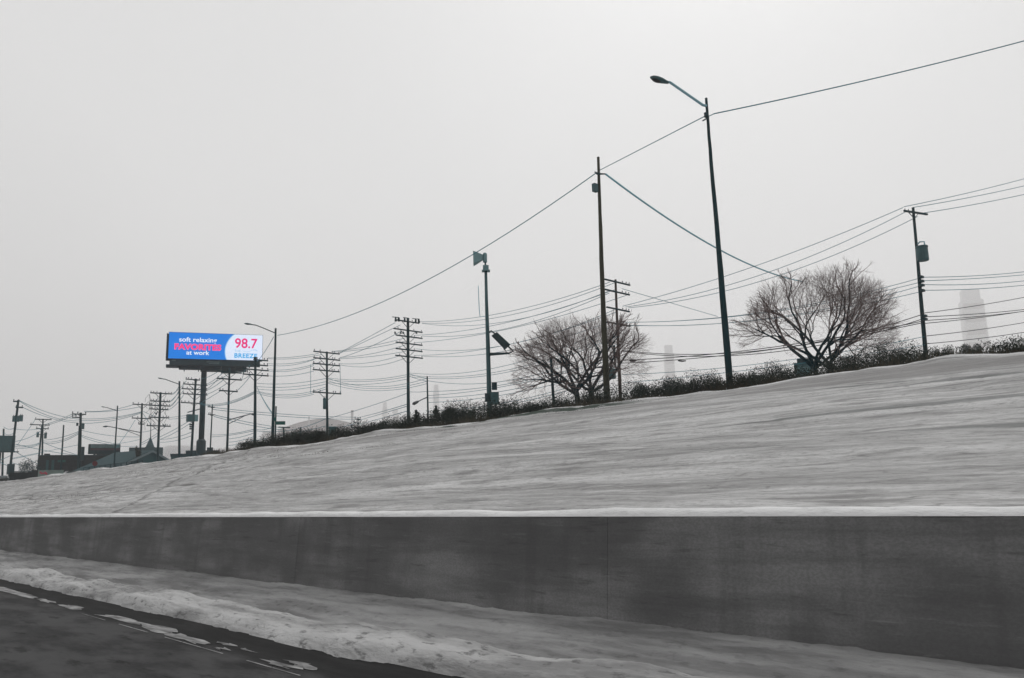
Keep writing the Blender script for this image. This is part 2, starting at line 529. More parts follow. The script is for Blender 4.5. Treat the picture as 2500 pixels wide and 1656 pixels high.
# snow bank ploughed against the barrier
def bank_z(x, y):
    e = 3.80 + 0.10 * fbm(1.0, y * 0.35, 1.0) + 0.05 * fbm(4.0, y * 1.6, 2.0) + (0.0 if y > 2 else (2 - y) * 0.10)
    if x < e:
        return -0.04
    u = (x - e)
    ridge = 4.30 + 0.10 * fbm(7.0, y * 0.3, 3.0) + (0.0 if y > 2 else (2 - y) * 0.05)
    z = 0.19 * min(1, u / 0.12) ** 0.6 * (0.72 + 0.28 * min(1, u / 0.45)) * math.exp(-((max(0, x - ridge)) / 0.10) ** 2) * (0.75 + 0.5 * fbm(2.0, y * 0.5, 4.0))
    w = max(0.0, (x - 4.36) / 1.0)
    z2 = 0.03 + 0.20 * min(1, w) ** 1.0
    if w <= 0:
        z2 = 0.05 * min(1, u / 0.3)
    z = max(z, z2)
    rough = 0.022 * fbm(x * 3.0, y * 0.6, 7.0) + 0.012 * fbm(x * 9.0, y * 2.2, 8.0, 3) + 0.008 * fbm(x * 24.0, y * 9.0, 9.0, 3)
    return z + rough * min(1, u / 0.15)

xs = [3.45 + 0.035 * i for i in range(int((5.345 - 3.45) / 0.035) + 1)]
yy = []
y = -6.0
while y < 60:
    yy.append(y)
    y += 0.05 + max(0, y - 4) * 0.006
mb = MB()
n = len(xs)
for y in yy:
    for x in xs:
        mb.v.append(Vector((x, y, bank_z(x, y))))
for j in range(len(yy) - 1):
    for i in range(n - 1):
        mb.f.append((j * n + i, j * n + i + 1, (j + 1) * n + i + 1, (j + 1) * n + i))
bank = mb.build('snow_bank', M['bank'], smooth=True)
bank['kind'] = 'stuff'
tag(bank, 'ploughed dirty snow heaped along the foot of the concrete barrier', 'snow')

# ------------------------------------------------------------------ concrete barrier in cast lengths
bar = thing('concrete_barrier', 'long dark grey concrete road barrier below the snowy slope', 'barrier', (5.45, 0, 0))
prof = [(5.285, -0.05), (5.288, 0.05), (5.305, 0.25), (5.372, 1.03), (5.395, 1.055), (5.575, 1.055), (5.60, 1.03), (5.65, 0.33), (5.68, 0.07), (5.68, -0.05)]
joints = [-0.55 - 5.1 * 4 + 5.1 * k for k in range(0, 20)]
for k in range(len(joints) - 1):
    a, b = joints[k] + 0.0015, joints[k + 1] - 0.0015
    mb = MB()
    n = len(prof)
    dx = rnd.uniform(-0.002, 0.002)
    vs = [(x + dx, yv, z) for yv in (a, b) for x, z in prof]
    fs = [(i, i + 1, n + i + 1, n + i) for i in range(n - 1)] + [tuple(range(n))[::-1], tuple(range(n, 2 * n))]
    mb.add(vs, fs)
    mb.build('barrier_segment', M['barrier'], bar)
mb = MB()
ny = 0
yv = -20.8
while yv < 76:
    h = 0.027 + 0.016 * fbm(3.0, yv * 0.8, 2.0) + 0.006 * fbm(5.0, yv * 4.0, 2.0)
    sh = 0.010 * fbm(8.0, yv * 1.3, 1.0)
    for x, z in ((5.372 + sh, 1.040), (5.384 + sh, 1.050 + h * 0.5), (5.425, 1.062 + h * 1.2), (5.55, 1.064 + h * 1.2), (5.59, 1.05)):
        mb.v.append(Vector((x, yv, z)))
    ny += 1
    yv += 0.12 + max(0, yv) * 0.01
for j in range(ny - 1):
    for i in range(4):
        mb.f.append((j * 5 + i, j * 5 + 5 + i, j * 5 + 6 + i, j * 5 + i + 1))
cap = mb.build('snow_cap', M['cap'], smooth=True)
cap['kind'] = 'stuff'
tag(cap, 'thin bright line of snow along the barrier top', 'snow')

# worn edge line: separate scraps of paint left on the asphalt
line = thing('edge_line', 'worn white edge line broken into scraps on the asphalt', 'road marking', (3.1, 8, 0.004))
scraps = [[(-8, 1432), (8, 1433), (60, 1448), (94, 1459), (70, 1460), (20, 1447), (-8, 1441)],
          [(92, 1462), (112, 1463), (136, 1470), (118, 1472), (98, 1467)],
          [(140, 1476), (165, 1477), (206, 1484), (180, 1488), (158, 1483)],
          [(228, 1500), (275, 1502), (330, 1514), (345, 1523), (318, 1522), (270, 1508)],
          [(330, 1517), (365, 1524), (430, 1536), (420, 1543), (378, 1544), (345, 1530)],
          [(398, 1546), (440, 1546), (485, 1560), (508, 1571), (480, 1572), (430, 1558)],
          [(528, 1570), (560, 1570), (580, 1577), (552, 1577)],
          [(525, 1580), (548, 1580), (560, 1588), (538, 1589)],
          [(585, 1583), (600, 1583), (618, 1591), (598, 1590)],
          [(632, 1608), (700, 1622), (738, 1628), (700, 1632), (660, 1622)],
          [(706, 1614), (740, 1617), (775, 1631), (742, 1633), (720, 1626)]]
for s in scraps:
    pts = [onz(a, b, 0.004) for a, b in s]
    # roughen the outline
    out = []
    for i, p in enumerate(pts):
        q = pts[(i + 1) % len(pts)]
        out.append(p)
        for t in (0.33, 0.66):
            mdl = p.lerp(q, t)
            out.append(mdl + Vector((rnd.uniform(-0.022, 0.022), rnd.uniform(-0.16, 0.16), 0)))
    MB().add(out, [tuple(range(len(out)))]).build('paint_scrap', M['paint'], line)
mb = MB()
pa, pb = onz(200, 1498, 0.004), onz(735, 1650, 0.004)
for k in range(12):
    if k in (2, 5, 9):
        continue
    a, b = pa.lerp(pb, k / 12), pa.lerp(pb, (k + 0.97) / 12)
    w = Vector((0.007, 0, 0))
    MB().add([a - w, b - w, b + w, a + w], [(0, 1, 2, 3)]).build('paint_sliver', M['paint'], line)

# ------------------------------------------------------------------ utility poles
POLES = {}
ins_mesh = {}
def insulator(parent, p, h, m):
    key = (round(h, 2), m.name)
    if key not in ins_mesh:
        b = MB().tube([(0, 0, 0), (0, 0, h * 0.35), (0, 0, h * 0.4), (0, 0, h * 0.75), (0, 0, h)],
                      [h * 0.12, h * 0.12, h * 0.30, h * 0.26, h * 0.12], 6)
        me = bpy.data.meshes.new('insulator')
        me.from_pydata([tuple(v) for v in b.v], [], b.f)
        me.materials.append(m)
        ins_mesh[key] = me
    o = bpy.data.objects.new('insulator', ins_mesh[key])
    C.objects.link(o)
    o.parent = parent
    o.location = p - world_loc(parent)
    return o

def can(parent, px, py0, py1, wpx, R, m, bush=True, name='transformer', lid=True):
    """transformer can whose centre line is seen at px between py0 (top) and py1"""
    a, b = P(px, py0, R), P(px, py1, R)
    r = wpx / 2 * mpp(px, py0, R)
    top = Vector((b.x, b.y, a.z))
    h = top.z - b.z
    mb = MB().tube([b, b + Vector((0, 0, h * 0.05)), top - Vector((0, 0, h * 0.12)), top - Vector((0, 0, h * 0.1)), top],
                   [r * 0.93, r, r, r * 1.1, r * 1.06], 12)
    o = mb.build(name, m, parent)
    if bush:
        for s in (-0.45, 0.45):
            c = top + Vector((s * r, s * r * 0.4, 0))
            MB().tube([c, c + Vector((0, 0, h * 0.18)), c + Vector((0, 0, h * 0.2))], [r * 0.2, r * 0.12, r * 0.2], 6).build('bushing', M['iron'], o)
    return o

def pole(key, nick, label, top, bot, R, w, arms=(), m='wood', mids=(), braces=True, ins=None, group='wooden utility poles along the service road', u=(1.0, 0.0, 0.0), name='utility_pole', cat='utility pole', armh=3.2, insz=5.0, capd=True):
    """top, bot: seen ends of the shaft; arms: (left px, right px, y at the shaft)"""
    T, B = P(*top, R), P(*bot, R)
    d = (B - T)
    k = (PLAT - T.z) / d.z
    base = T + d * k
    pts = [T] + [P(*q, R) for q in mids] + [base - Vector((0, 0, 0.25))]
    s = mpp(*top, R)
    rt, rb = w[0] / 2 * s, w[1] / 2 * s
    L = (pts[-1] - pts[0]).length
    rad = [rt + (rb - rt) * ((p - T).length / L) for p in pts]
    path, rr = [], []
    for i in range(len(pts) - 1):
        nseg = 5
        for j in range(nseg):
            t = j / nseg
            path.append(pts[i].lerp(pts[i + 1], t) + Vector((rnd.uniform(-1, 1), rnd.uniform(-1, 1), 0)) * rt * 0.12 * (0 if i + j == 0 else 1))
            rr.append((rad[i] + (rad[i + 1] - rad[i]) * t) * rnd.uniform(0.96, 1.04))
    path.append(pts[-1]); rr.append(rad[-1])
    root = thing(name, label, cat, base, group)
    MB().tube(path, rr, 10).build('shaft', M[m], root, smooth=True)
    U = Vector(u).normalized()
    rec = dict(root=root, T=T, d=d, R=R, U=U, s=s, nick=nick)
    POLES[key] = rec
    for arm in arms:
        xl, xr, yc = arm[:3]
        am = M[arm[3]] if len(arm) > 3 else M['arm']
        # point of the shaft at that height on screen
        lo, hi = 0.0, 1.0
        for _ in range(30):
            t = (lo + hi) / 2
            if proj(T + d * t)[1] < yc: lo = t
            else: hi = t
        c = T + d * lo
        view = (c - EYE); view.z = 0; view.normalize()
        c = c - view * (rt + 0.06)
        def end(px):
            a, b = -6.0, 6.0
            for _ in range(40):
                t = (a + b) / 2
                if proj(c + U * t)[0] < px: a = t
                else: b = t
            return a
        tl, tr = end(xl), end(xr)
        hgt = armh * s
        MB().beam(c + U * tl, c + U * tr, hgt * 0.9, hgt).build('crossarm', am, root)
        if braces and abs(tr - tl) > 1.0:
            bl = 0.55 * min(-tl, tr) if tl < 0 < tr else 0
            if bl > 0.2:
                for sg in (-1, 1):
                    MB().beam(c + U * (sg * bl) - Vector((0, 0, hgt * 0.3)), c - Vector((0, 0, bl * 0.9)), 0.05, 0.9 * s).build('arm_brace', M['iron'], root)
        for fr in (ins if ins is not None else (0.03, 0.2, 0.8, 0.97)):
            insulator(root, c + U * (tl + (tr - tl) * fr) + Vector((0, 0, hgt * 0.5)), insz * s, M['iron'])
    return root

def att(key, px, py):
    """point of a pole's arm plane behind a pixel"""
    r = POLES[key]
    n = r['U'].cross(Vector((0, 0, 1)))
    dv = ray(px, py)
    t = (r['T'] - EYE).dot(n) / dv.dot(n)
    return EYE + dv * t

# ---- left end of the picture
r = pole('L1', 'triple-transformer pole', 'leaning wooden pole with three transformer cans at the far left', (45, 977), (23, 1160), 150, (5, 6),
     [(32, 47, 981), (38, 56, 995)], ins=(0.1, 0.9), insz=4)
for px, a, b in ((34, 1016, 1030), (43, 1016, 1030), (51, 1014, 1029)):
    can(r, px, a, b, 8, 149.2, M['teal_metal'])
MB().box(P(26, 1146, 149.5), (0.9, 0.7, 1.6)).build('control_cabinet', M['iron'], r)
pole('L0', 'pole behind the far-left hoarding', 'pole top rising behind the dark hoarding at the left edge', (9, 1047), (6, 1150), 200, (4, 5), [], braces=False)
r = pole('L2a', 'T-topped pole', 'wooden pole with three crossarms left of the brick building', (105, 1023), (102, 1150), 190, (3.4, 4.6),
     [(85, 126, 1024.5), (73, 121, 1038), (88, 119, 1047)], ins=(0.05, 0.95), armh=2.2, insz=3.5)
can(r, 110.5, 1057, 1071, 6, 189, M['teal_metal'])
r = pole('L2b', 'leaning twin pole', 'leaning pole crossing the three-armed pole left of the brick building', (102.5, 1039), (90, 1167), 186, (3.6, 5), [], braces=False)
can(r, 91.5, 1056, 1068, 5.5, 186, M['teal_metal'])
MB().beam(P(92, 1061, 186), P(108, 1062, 186), 0.12, 0.12).build('hanger_bracket', M['iron'], r)
pole('L3', 'bare pole', 'plain pole without arms rising before the brick building', (155.5, 1038), (148.5, 1152), 165, (3.2, 4.4), [], braces=False)
r = pole('L4', 'double pole by the brick building', 'thick pole with offset arms in front of the brick building', (197, 1008), (195, 1155), 165, (5.4, 6.4),
     [(176, 210, 1012), (176, 199, 1020)], ins=(0.03, 0.4, 0.97), armh=2.6)
can(r, 202, 1035, 1048, 6.5, 164.3, M['teal_metal'])
can(r, 188.5, 1033, 1040, 5, 164.3, M['iron'], bush=False)
MB().box(P(201, 1108, 164.5), (0.5, 0.5, 2.4)).build('riser_box', M['iron'], r)
pole('L4b', 'prop pole', 'slender prop pole leaning against the thick pole by the brick building', (193.5, 1040), (189, 1156), 164.0, (3, 3.6), [], braces=False)
r = pole('L6', 'two-armed pole by the gabled house', 'pole with two wide arms and a bracket lamp over the gabled house', (347, 985), (341, 1142), 160, (4.2, 5),
     [(324, 369, 988.5), (322, 369, 1022), (338, 352, 1036)], ins=(0.02, 0.3, 0.98), armh=2.4, insz=4)
a, b, c = P(342, 1056, 160), P(263, 1041, 158), P(252, 1042, 157.5)
MB().tube([a, P(300, 1048, 159), b, c], [0.07, 0.07, 0.06, 0.05], 6).tube([P(341, 1064, 160), P(310, 1052, 159), P(290, 1047, 158.7)], 0.05, 5).build('lamp_bracket', M['iron'], r)
MB().tube([b, P(258, 1041.5, 158), c], [0.08, 0.16, 0.08], 6).build('lamp_head', M['iron'], r)
r = pole('L7', 'six-armed tangled pole', 'pole with six crossarms and hanging jumper loops behind the gabled house', (392, 958), (384, 1138), 150, (5, 6.4),
     [(367, 420, 961), (367, 415, 980.5), (363, 415, 991), (364, 411, 1000), (363, 413, 1020), (358, 416.5, 1040.5)], ins=(0.03, 0.15, 0.3, 0.7, 0.85, 0.97), armh=2.6, insz=3.6)
jm = MB()
for k in range(16):
    x0 = rnd.choice([rnd.uniform(362, 384), rnd.uniform(397, 416)])
    y0 = rnd.choice([963, 981, 992, 1002, 1021])
    x1 = x0 + rnd.uniform(-9, 9); y1 = y0 + rnd.uniform(16, 34)
    mx = (x0 + x1) / 2 + rnd.uniform(-10, 10)
    MB().tube([P(x0, y0, 149.5), P((x0 * 2 + mx) / 3, y0 + (y1 - y0) * 0.25, 149.4), P(mx, (y0 + y1) / 2, 149.3), P((mx + 2 * x1) / 3, y0 + (y1 - y0) * 0.85, 149.4), P(x1, y1, 149.5)], 0.028, 3).build('jumper_wire', M['wire_black'], r)
for px, py in ((381, 1012), (401, 1042)):
    MB().tube([P(px - 4, py - 6, 149), P(px, py, 149), P(px + 4, py - 7, 149)], [0.05, 0.22, 0.05], 6).build('cable_pothead', M['iron'], r)
r = pole('L9', 'pole touching the billboard column', 'dark pole with five arms and twin boxes just left of the billboard column', (478, 925), (466, 1125), 122, (5, 6.2),
     [(453.5, 488, 928), (447, 506, 940), (444.5, 506, 951.5), (446, 506, 963.5), (442, 489, 985)], ins=(0.03, 0.2, 0.4, 0.97), armh=2.4, insz=4)
MB().beam(P(458, 1007, 121.5), P(488, 999, 122), 0.14, 0.14).build('sloping_arm', M['arm'], r)
MB().box(P(465, 1021, 121.3), (0.95, 0.6, 1.0)).build('equipment_box', M['teal_metal'], r)
MB().box(P(477.5, 1021, 121.6), (0.5, 0.5, 0.9)).build('equipment_box', M['teal_light'], r)
for k, yv in enumerate((1037, 1042, 1047)):
    MB().box(P(466, yv, 121.6), (0.3, 0.3, 0.2)).build('cut_out_fuse', M['iron'], r)
pole('P12', 'thin pole right of the billboard column', 'thin short pole standing just right of the billboard column', (518.6, 988), (513, 1105), 128, (2.8, 3.6),
     [(507, 524, 994.5), (508, 525, 1013)], ins=(0.1, 0.3), armh=2.0, insz=4, u=(1, 0.2, 0))
r = pole('P10', 'three-armed pole below the billboard', 'pole with three wide arms directly below the billboard', (560.5, 899), (554, 1115), 106, (4.4, 6.2),
     [(531, 590, 909.5), (529.5, 590, 926.5), (535, 580, 955.5)], ins=(0.05, 0.2, 0.95), armh=3.0, insz=4)
a = P(556, 1036, 106)
MB().tube([P(557, 1026, 106), P(590, 1017, 104.5), P(612, 1011, 103.5), P(620, 1012, 103.2)], [0.06, 0.06, 0.05, 0.05], 6).tube([a, P(585, 1022, 104.7), P(600, 1014, 104)], 0.045, 5).build('lamp_bracket', M['iron'], r)
MB().tube([P(612, 1011, 103.5), P(618, 1012, 103.3), P(624, 1013.5, 103)], [0.06, 0.14, 0.05], 6).build('lamp_head', M['iron'], r)
pole('P11', 'pole at the billboard right end', 'dark pole with four arms overlapping the right end of the billboard', (623.7, 872), (622, 1095), 92, (6.0, 7.6),
     [(619, 654, 879), (617, 654, 891.5), (592.5, 655.5, 903.6), (592.5, 655.5, 916.3)], ins=(0.03, 0.25, 0.75, 0.97), armh=2.8, insz=5)
r = pole('P14', 'five-armed pole', 'pole with five crossarms and a slim transformer beside the scrub', (798, 859), (799, 1080), 86, (4.8, 6.8),
     [(765.5, 829, 862), (765, 830, 877.5), (764, 830, 891), (764, 828.5, 906), (764, 832.6, 960)], ins=(0.03, 0.25, 0.72, 0.8, 0.97), armh=2.8, insz=4.5)
can(r, 792, 973, 999, 7.5, 85.3, M['teal_metal'])
wm = MB()
for xl, ya, xr2, yb in ((758.5, 890, 758.5, 961), (830, 892, 832, 962)):
    MB().tube([P(xl, ya, 86), P(xr2, yb, 86)], 0.022, 4).build('drop_wire', M['wire'], r)
r = pole('P15', 'six-armed tall pole', 'tall thick pole with six arms and top insulators left of the siren', (996, 777), (997, 1056), 80, (6.4, 8.6),
     [(967, 1023, 786.5), (961, 1031, 808), (966.5, 1031, 823), (966.5, 1031, 840), (966.5, 1031, 855.5), (965.5, 1032, 872)], ins=(0.15, 0.7, 0.97), armh=2.8, insz=4)
for x0, x1, yv in ((957, 975, 774), (984, 997, 775.5), (1006, 1024, 778)):
    sm = MB().beam(P(x0, yv, 79.8), P(x1, yv + 1.5, 79.8), 0.08, 0.06)
    sm.tube([P(x1 - 9, yv + 1, 79.8), P(x1 - 9, yv + 11, 79.8)], [0.08, 0.12], 6).tube([P(x1 - 2, yv + 1, 79.8), P(x1 - 1, yv + 11, 79.8)], [0.10, 0.13], 6)
    sm.build('cut_out_switch', M['iron'], r)
hm = MB()
for x0 in (964, 978, 984, 1016):
    MB().tube([P(x0, 810, 79.7), P(x0 + 1, 815, 79.7)], [0.07, 0.1], 6).build('hanging_insulator', M['iron'], r)
r = pole('P16', 'short pole with drooping lamp', 'short pole with a drooping lamp between conical bushes', (1043, 919), (1045, 1032), 76, (3.4, 5.4), [], braces=False)
MB().tube([P(1042, 971, 76), P(1036, 973, 75.5), P(1022, 980, 74.8)], 0.05, 6).build('lamp_bracket', M['iron'], r)
MB().tube([P(1023, 979.5, 74.8), P(1018, 982, 74.5), P(1011, 985.5, 74.2), P(1007.5, 987, 74)], [0.06, 0.13, 0.16, 0.06], 8).build('lamp_head', M['lens'], r)
pole('P22', 'tiny far pole', 'tiny far pole with two short arms before the hall', (874, 1019), (874.5, 1075), 150, (2.6, 3.2), [(866, 880, 1024), (864, 880, 1033), (857, 893, 1045)], ins=(0.05, 0.95), armh=2.2, insz=5)
pole('P23', 'tiny T pole', 'tiny T-shaped pole right of the street name sign', (692.5, 1043), (692, 1090), 150, (4.0, 4.0), [(680, 708, 1044)], ins=(), braces=False, armh=2.6)
pole('P24', 'tiny stub', 'tiny stub pole among the far bushes left of the five-armed pole', (734.5, 1043), (734, 1085), 150, (3.0, 3.6), [(731, 738, 1050)], ins=(), braces=False, armh=2.0)
r = pole('P17', 'bent tall pole', 'tall bent wooden pole with a small box near its top, before the left tree', (1460.5, 384), (1482, 955), 40, (6.4, 16.5), [], m='wood_olive', mids=[(1466, 560), (1472, 740)], braces=False)
bx = P(1453, 459, 39.9)
MB().box(bx, (0.28, 0.2, 0.42)).build('junction_box', M['teal_metal'], r)
MB().tube([P(1452, 420, 40), P(1458, 424, 39.8), P(1466, 425, 39.8), P(1477, 425, 39.9)], [0.03, 0.07, 0.05, 0.035], 6).build('span_clamp', M['iron'], r)
pole('P18', 'brown four-armed pole', 'brown pole with four arms behind the tall bent pole', (1502.6, 683), (1515, 985), 60, (5.6, 9.5),
     [(1475.6, 1538, 689.5), (1477, 1537, 714), (1481, 1537, 756), (1481.5, 1539, 792)], m='wood_brown', ins=(0.7, 0.85, 0.97), armh=3.4, insz=5, braces=False)
r = POLES['P18']['root']
can(r, 1502, 844, 894, 5, 59.5, M['iron'], bush=False, name='riser_can')
can(r, 1494, 901, 925, 20, 59.4, M['teal_metal'], bush=False)
pole('P19', 'stub pole before the left tree', 'short dark stub pole in front of the left bare tree', (1345, 876), (1354, 1010), 46, (6, 9), [], braces=False)
r = pole('P21', 'rightmost pole', 'rightmost pole with a large transformer can and a tilted top arm', (2229, 507), (2262, 885), 58, (6, 12),
     [(2207, 2264, 520)], ins=(0.05, 0.2), armh=4.2, insz=4, u=(1.0, -0.35, 0))
can(r, 2254, 601, 637, 27, 57.4, M['teal_metal'], bush=False)
MB().tube([P(2240, 597, 57.5), P(2245, 591, 57.4), P(2256, 590, 57.4), P(2258, 601, 57.4)], 0.045, 6).build('lead_wire', M['galv'], r)
for yv in (677, 687, 697, 710, 772, 780):
    MB().box(P(2230 + (yv - 507) * 0.087 + 3, yv, 57.7), (0.34, 0.3, 0.14)).build('cable_clamp', M['iron'], r)

# ---- street lamps
def lamp(key, nick, label, top, bot, R, w, arm, head, mids=(), m='wood', armr=2.0):
    r = pole(key, nick, label, top, bot, R, w, [], m=m, mids=mids, braces=False, group='street lamps along the crest', name='street_lamp', cat='street lamp')
    pts = [P(x, y, R - 0.02 * i * R * 0.3) for i, (x, y) in enumerate(arm)]
    s = mpp(*top, R)
    MB().tube(pts, [armr * s * 0.5] * len(pts), 8).build('lamp_arm', M['galv'] if R < 40 else M['iron'], r)
    Rh = R - 0.02 * (len(arm) - 1) * R * 0.3
    (x0, y0), (x1, y1), hw = head
    p0, p1 = P(x0, y0, Rh), P(x1, y1, Rh - 0.1)
    ax = (p1 - p0)
    hr = hw / 2 * s
    mb = MB()
    n = 12
    secs = [(0.0, 0.35), (0.12, 0.55), (0.35, 0.9), (0.6, 1.0), (0.85, 0.8), (1.0, 0.25)]
    side = Vector((0, 0, 1)).cross(ax.normalized()).normalized()
    upv = ax.normalized().cross(side)
    for t, q in secs:
        c = p0 + ax * t
        for k in range(n):
            a = 2 * math.pi * k / n
            mb.v.append(c + side * math.cos(a) * hr * q * 1.35 + upv * math.sin(a) * hr * q * (0.55 if math.sin(a) < 0 else 0.9))
    for i in range(len(secs) - 1):
        for k in range(n):
            k2 = (k + 1) % n
            mb.f.append((i * n + k, i * n + k2, (i + 1) * n + k2, (i + 1) * n + k))
    mb.f.append(tuple(range(n))[::-1]); mb.f.append(tuple(range((len(secs) - 1) * n, len(secs) * n)))
    h = mb.build('lamp_head', M['teal_metal'], r, smooth=True)
    c = p0 + ax * 0.62 - upv * hr * 0.35
    b = MB()
    for lev, q in ((0.0, 0.95), (-0.35, 0.7), (-0.5, 0.2)):
        for k in range(n):
            a = 2 * math.pi * k / n
            b.v.append(c + side * math.cos(a) * hr * q + ax.normalized() * math.sin(a) * ax.length * 0.3 * q + upv * lev * hr)
    for i in range(2):
        for k in range(n):
            k2 = (k + 1) % n
            b.f.append((i * n + k, i * n + k2, (i + 1) * n + k2, (i + 1) * n + k))
    b.f.append(tuple(range(2 * n, 3 * n)))
    b.build('lens', M['lens'], h, smooth=True)
    return r
r = lamp('P20', 'nearest lamp pole', 'nearest street lamp, tall tapering pole with a pale bracket arm', (1724, 240), (1783, 950), 29.2, (6.2, 17), [(1725, 259), (1716, 257), (1636, 201.5), (1628, 200)], ((1632, 203), (1587, 189), 17), mids=[(1736, 396), (1759, 660)], m='wood', armr=6.4)
MB().tube([P(1724, 276, 29.1), P(1725, 286, 29.1)], 0.085, 8).beam(P(1716, 295, 29.0), P(1730, 287, 29.2), 0.05, 0.05).build('wire_clamp', M['iron'], r)
lamp('P13', 'lamp pole right of the billboard', 'street lamp standing right of the blue billboard', (673, 802), (665, 1095), 72, (4.6, 8.4), [(671, 813), (640, 800), (624, 794), (612, 792.5)], ((618, 793), (596, 790), 5), armr=2.4)
lamp('L8', 'lamp pole left of the billboard', 'street lamp standing just left of the blue billboard', (438, 931), (438, 1128), 112, (4.0, 6.4), [(436, 938), (415, 930.5), (403, 926), (398, 925.5)], ((401, 926), (385, 923), 3.2), armr=2.0)
lamp('L5', 'lamp pole behind the small billboard', 'thin street lamp standing over the small billboard', (287, 991), (278, 1152), 140, (2.8, 4), [(285, 1003), (270, 998), (260, 995), (257, 994.8)], ((259, 995), (247, 993), 2.6), armr=1.6)

# ---- warning siren on its pole
r = pole('siren', 'siren pole', 'grey warning siren horn on a pole with tilted solar panel', (1186, 660), (1196, 1012), 50, (7.0, 14), [], m='teal_metal', braces=False, group=None, name='warning_siren', cat='siren')
s = mpp(1186, 660, 50)
view = (P(1186, 660, 50) - EYE); view.z = 0; view.normalize()
side = view.cross(Vector((0, 0, 1)))
UP = Vector((0, 0, 1))
MB().box(P(1186, 655, 50), (14 * s, 14 * s, 12 * s), (side, view, UP)).box(P(1186.3, 662, 50), (20 * s, 20 * s, 1.6 * s), (side, view, UP)).build('rotor_housing', M['teal_light'], r)
MB().tube([P(1185, 650, 50), P(1185, 638, 50)], 2.2 * s, 8).build('rotor_neck', M['teal_metal'], r)
c = P(1184, 629.5, 50)
MB().tube([c - UP * 12 * s, c - UP * 11 * s, c + UP * 9 * s, c + UP * 12 * s], [4.2 * s, 5.2 * s, 5.2 * s, 3.6 * s], 12).build('driver_case', M['teal_light'], r)
ax = -side
def ring(cc, hw, hh):
    return [cc + view * (sx * hw) + UP * (sz * hh) for sx, sz in ((-1, -1), (1, -1), (1, 1), (-1, 1))]
mouth, neck = P(1155.5, 631.5, 49.6), P(1179, 629, 50)
secs = [ring(neck, 4 * s, 6 * s), ring(neck.lerp(mouth, 0.2), 7 * s, 8 * s), ring(neck.lerp(mouth, 0.6), 11 * s, 12 * s), ring(mouth, 14 * s, 15.5 * s),
        ring(mouth, 12.5 * s, 14 * s), ring(neck.lerp(mouth, 0.4), 6 * s, 7 * s)]
mb = MB()
for q in secs:
    mb.v += q
for i in range(len(secs) - 1):
    for k in range(4):
        k2 = (k + 1) % 4
        mb.f.append((i * 4 + k, i * 4 + k2, i * 4 + 4 + k2, i * 4 + 4 + k))
mb.f.append((3, 2, 1, 0)); mb.f.append(tuple(range(20, 24)))
mb.build('horn', M['teal_light'], r)
pc = [P(1201, 819, 50.1), P(1211.6, 812, 49.1), P(1245, 843, 49.1), P(1234, 853, 50.1)]
nrm = (pc[1] - pc[0]).cross(pc[3] - pc[0]).normalized() * 0.05
mb = MB()
mb.v += [p - nrm for p in pc] + [p + nrm for p in pc]
mb.f += [(0, 1, 2, 3), (7, 6, 5, 4), (0, 4, 5, 1), (1, 5, 6, 2), (2, 6, 7, 3), (3, 7, 4, 0)]
pan = mb.build('solar_panel', M['iron'], r)
mb = MB()
for k in range(4):
    a, b = (k + 0.06) / 4, (k + 0.94) / 4
    q = [pc[0].lerp(pc[3], a).lerp(pc[1].lerp(pc[2], a), 0.05), pc[0].lerp(pc[3], a).lerp(pc[1].lerp(pc[2], a), 0.95),
         pc[0].lerp(pc[3], b).lerp(pc[1].lerp(pc[2], b), 0.95), pc[0].lerp(pc[3], b).lerp(pc[1].lerp(pc[2], b), 0.05)]
    o = nrm * 1.15
    sgn = 1 if nrm.z > 0 else -1
    MB().add([p + o * sgn for p in q], [(0, 1, 2, 3)]).build('solar_cell', M['lens'], pan)
mb = MB()
mb.tube([P(1194, 812, 50), P(1199, 808, 49.8), P(1207, 814, 49.6)], 0.05, 6)
mb.tube([P(1196, 867, 50), P(1242, 863, 49.2), P(1253, 858, 49.2), P(1241, 846, 49.2)], 0.055, 6)
mb.tube([P(1196, 863, 50), P(1238, 862, 50), P(1230, 851, 50.1)], 0.045, 6)
mb.build('panel_bracket', M['iron'], r)
mb = MB().tube([P(1188, 772, 50), P(1172, 774, 49.9), P(1170, 755, 49.9), P(1167.6, 698, 49.9)], [0.02, 0.025, 0.025, 0.02], 6)
mb.build('whip_antenna', M['wire_blue'], r)
MB().box(P(1207, 943, 49.7), (0.32, 0.3, 0.45), (side, view, UP)).build('control_box', M['iron'], r)
MB().box(P(1208, 973, 49.6), (0.5, 0.4, 0.75), (side, view, UP)).build('battery_cabinet', M['teal_metal'], r)
MB().box(P(1189, 971, 49.6), (0.26, 0.3, 0.5), (side, view, UP)).build('control_box', M['iron'], r)

# ------------------------------------------------------------------ the big lit billboard
RB = 150.0
TL = P(413.5, 811, RB)
def at_height(px, py, z):
    d = ray(px, py)
    return EYE + d * ((z - EYE.z) / d.z)
d = ray(641.5, 818.5); RB2 = (TL.z - EYE.z) * math.hypot(d.x, d.y) / d.z
RB2 = min(max(RB2, RB), RB * 1.05)
TRp = P(641.5, 818.5, RB2); TRp.z = TL.z
BLz = P(413.5, 875, RB).z
FX = (TRp - TL); FW = FX.length; FX.normalize()
FH = TL.z - BLz
FN = FX.cross(Vector((0, 0, 1))).normalized()
if FN.dot(EYE - TL) < 0: FN = -FN
def bp(u, v, out=0.0):
    """billboard face: u metres from the left, v metres down from the top"""
    return TL + FX * u - UP * v + FN * out
colp = P(494.5, 1000, RB + 3)
cb = Vector((colp.x, colp.y, PLAT))
bb = thing('billboard', 'large lit blue and white advertising billboard on a single steel column', 'billboard', cb)
s = mpp(494, 900, RB)
zc = P(494.5, 1072, RB + 3).z
zt = P(494.5, 898, RB + 3).z
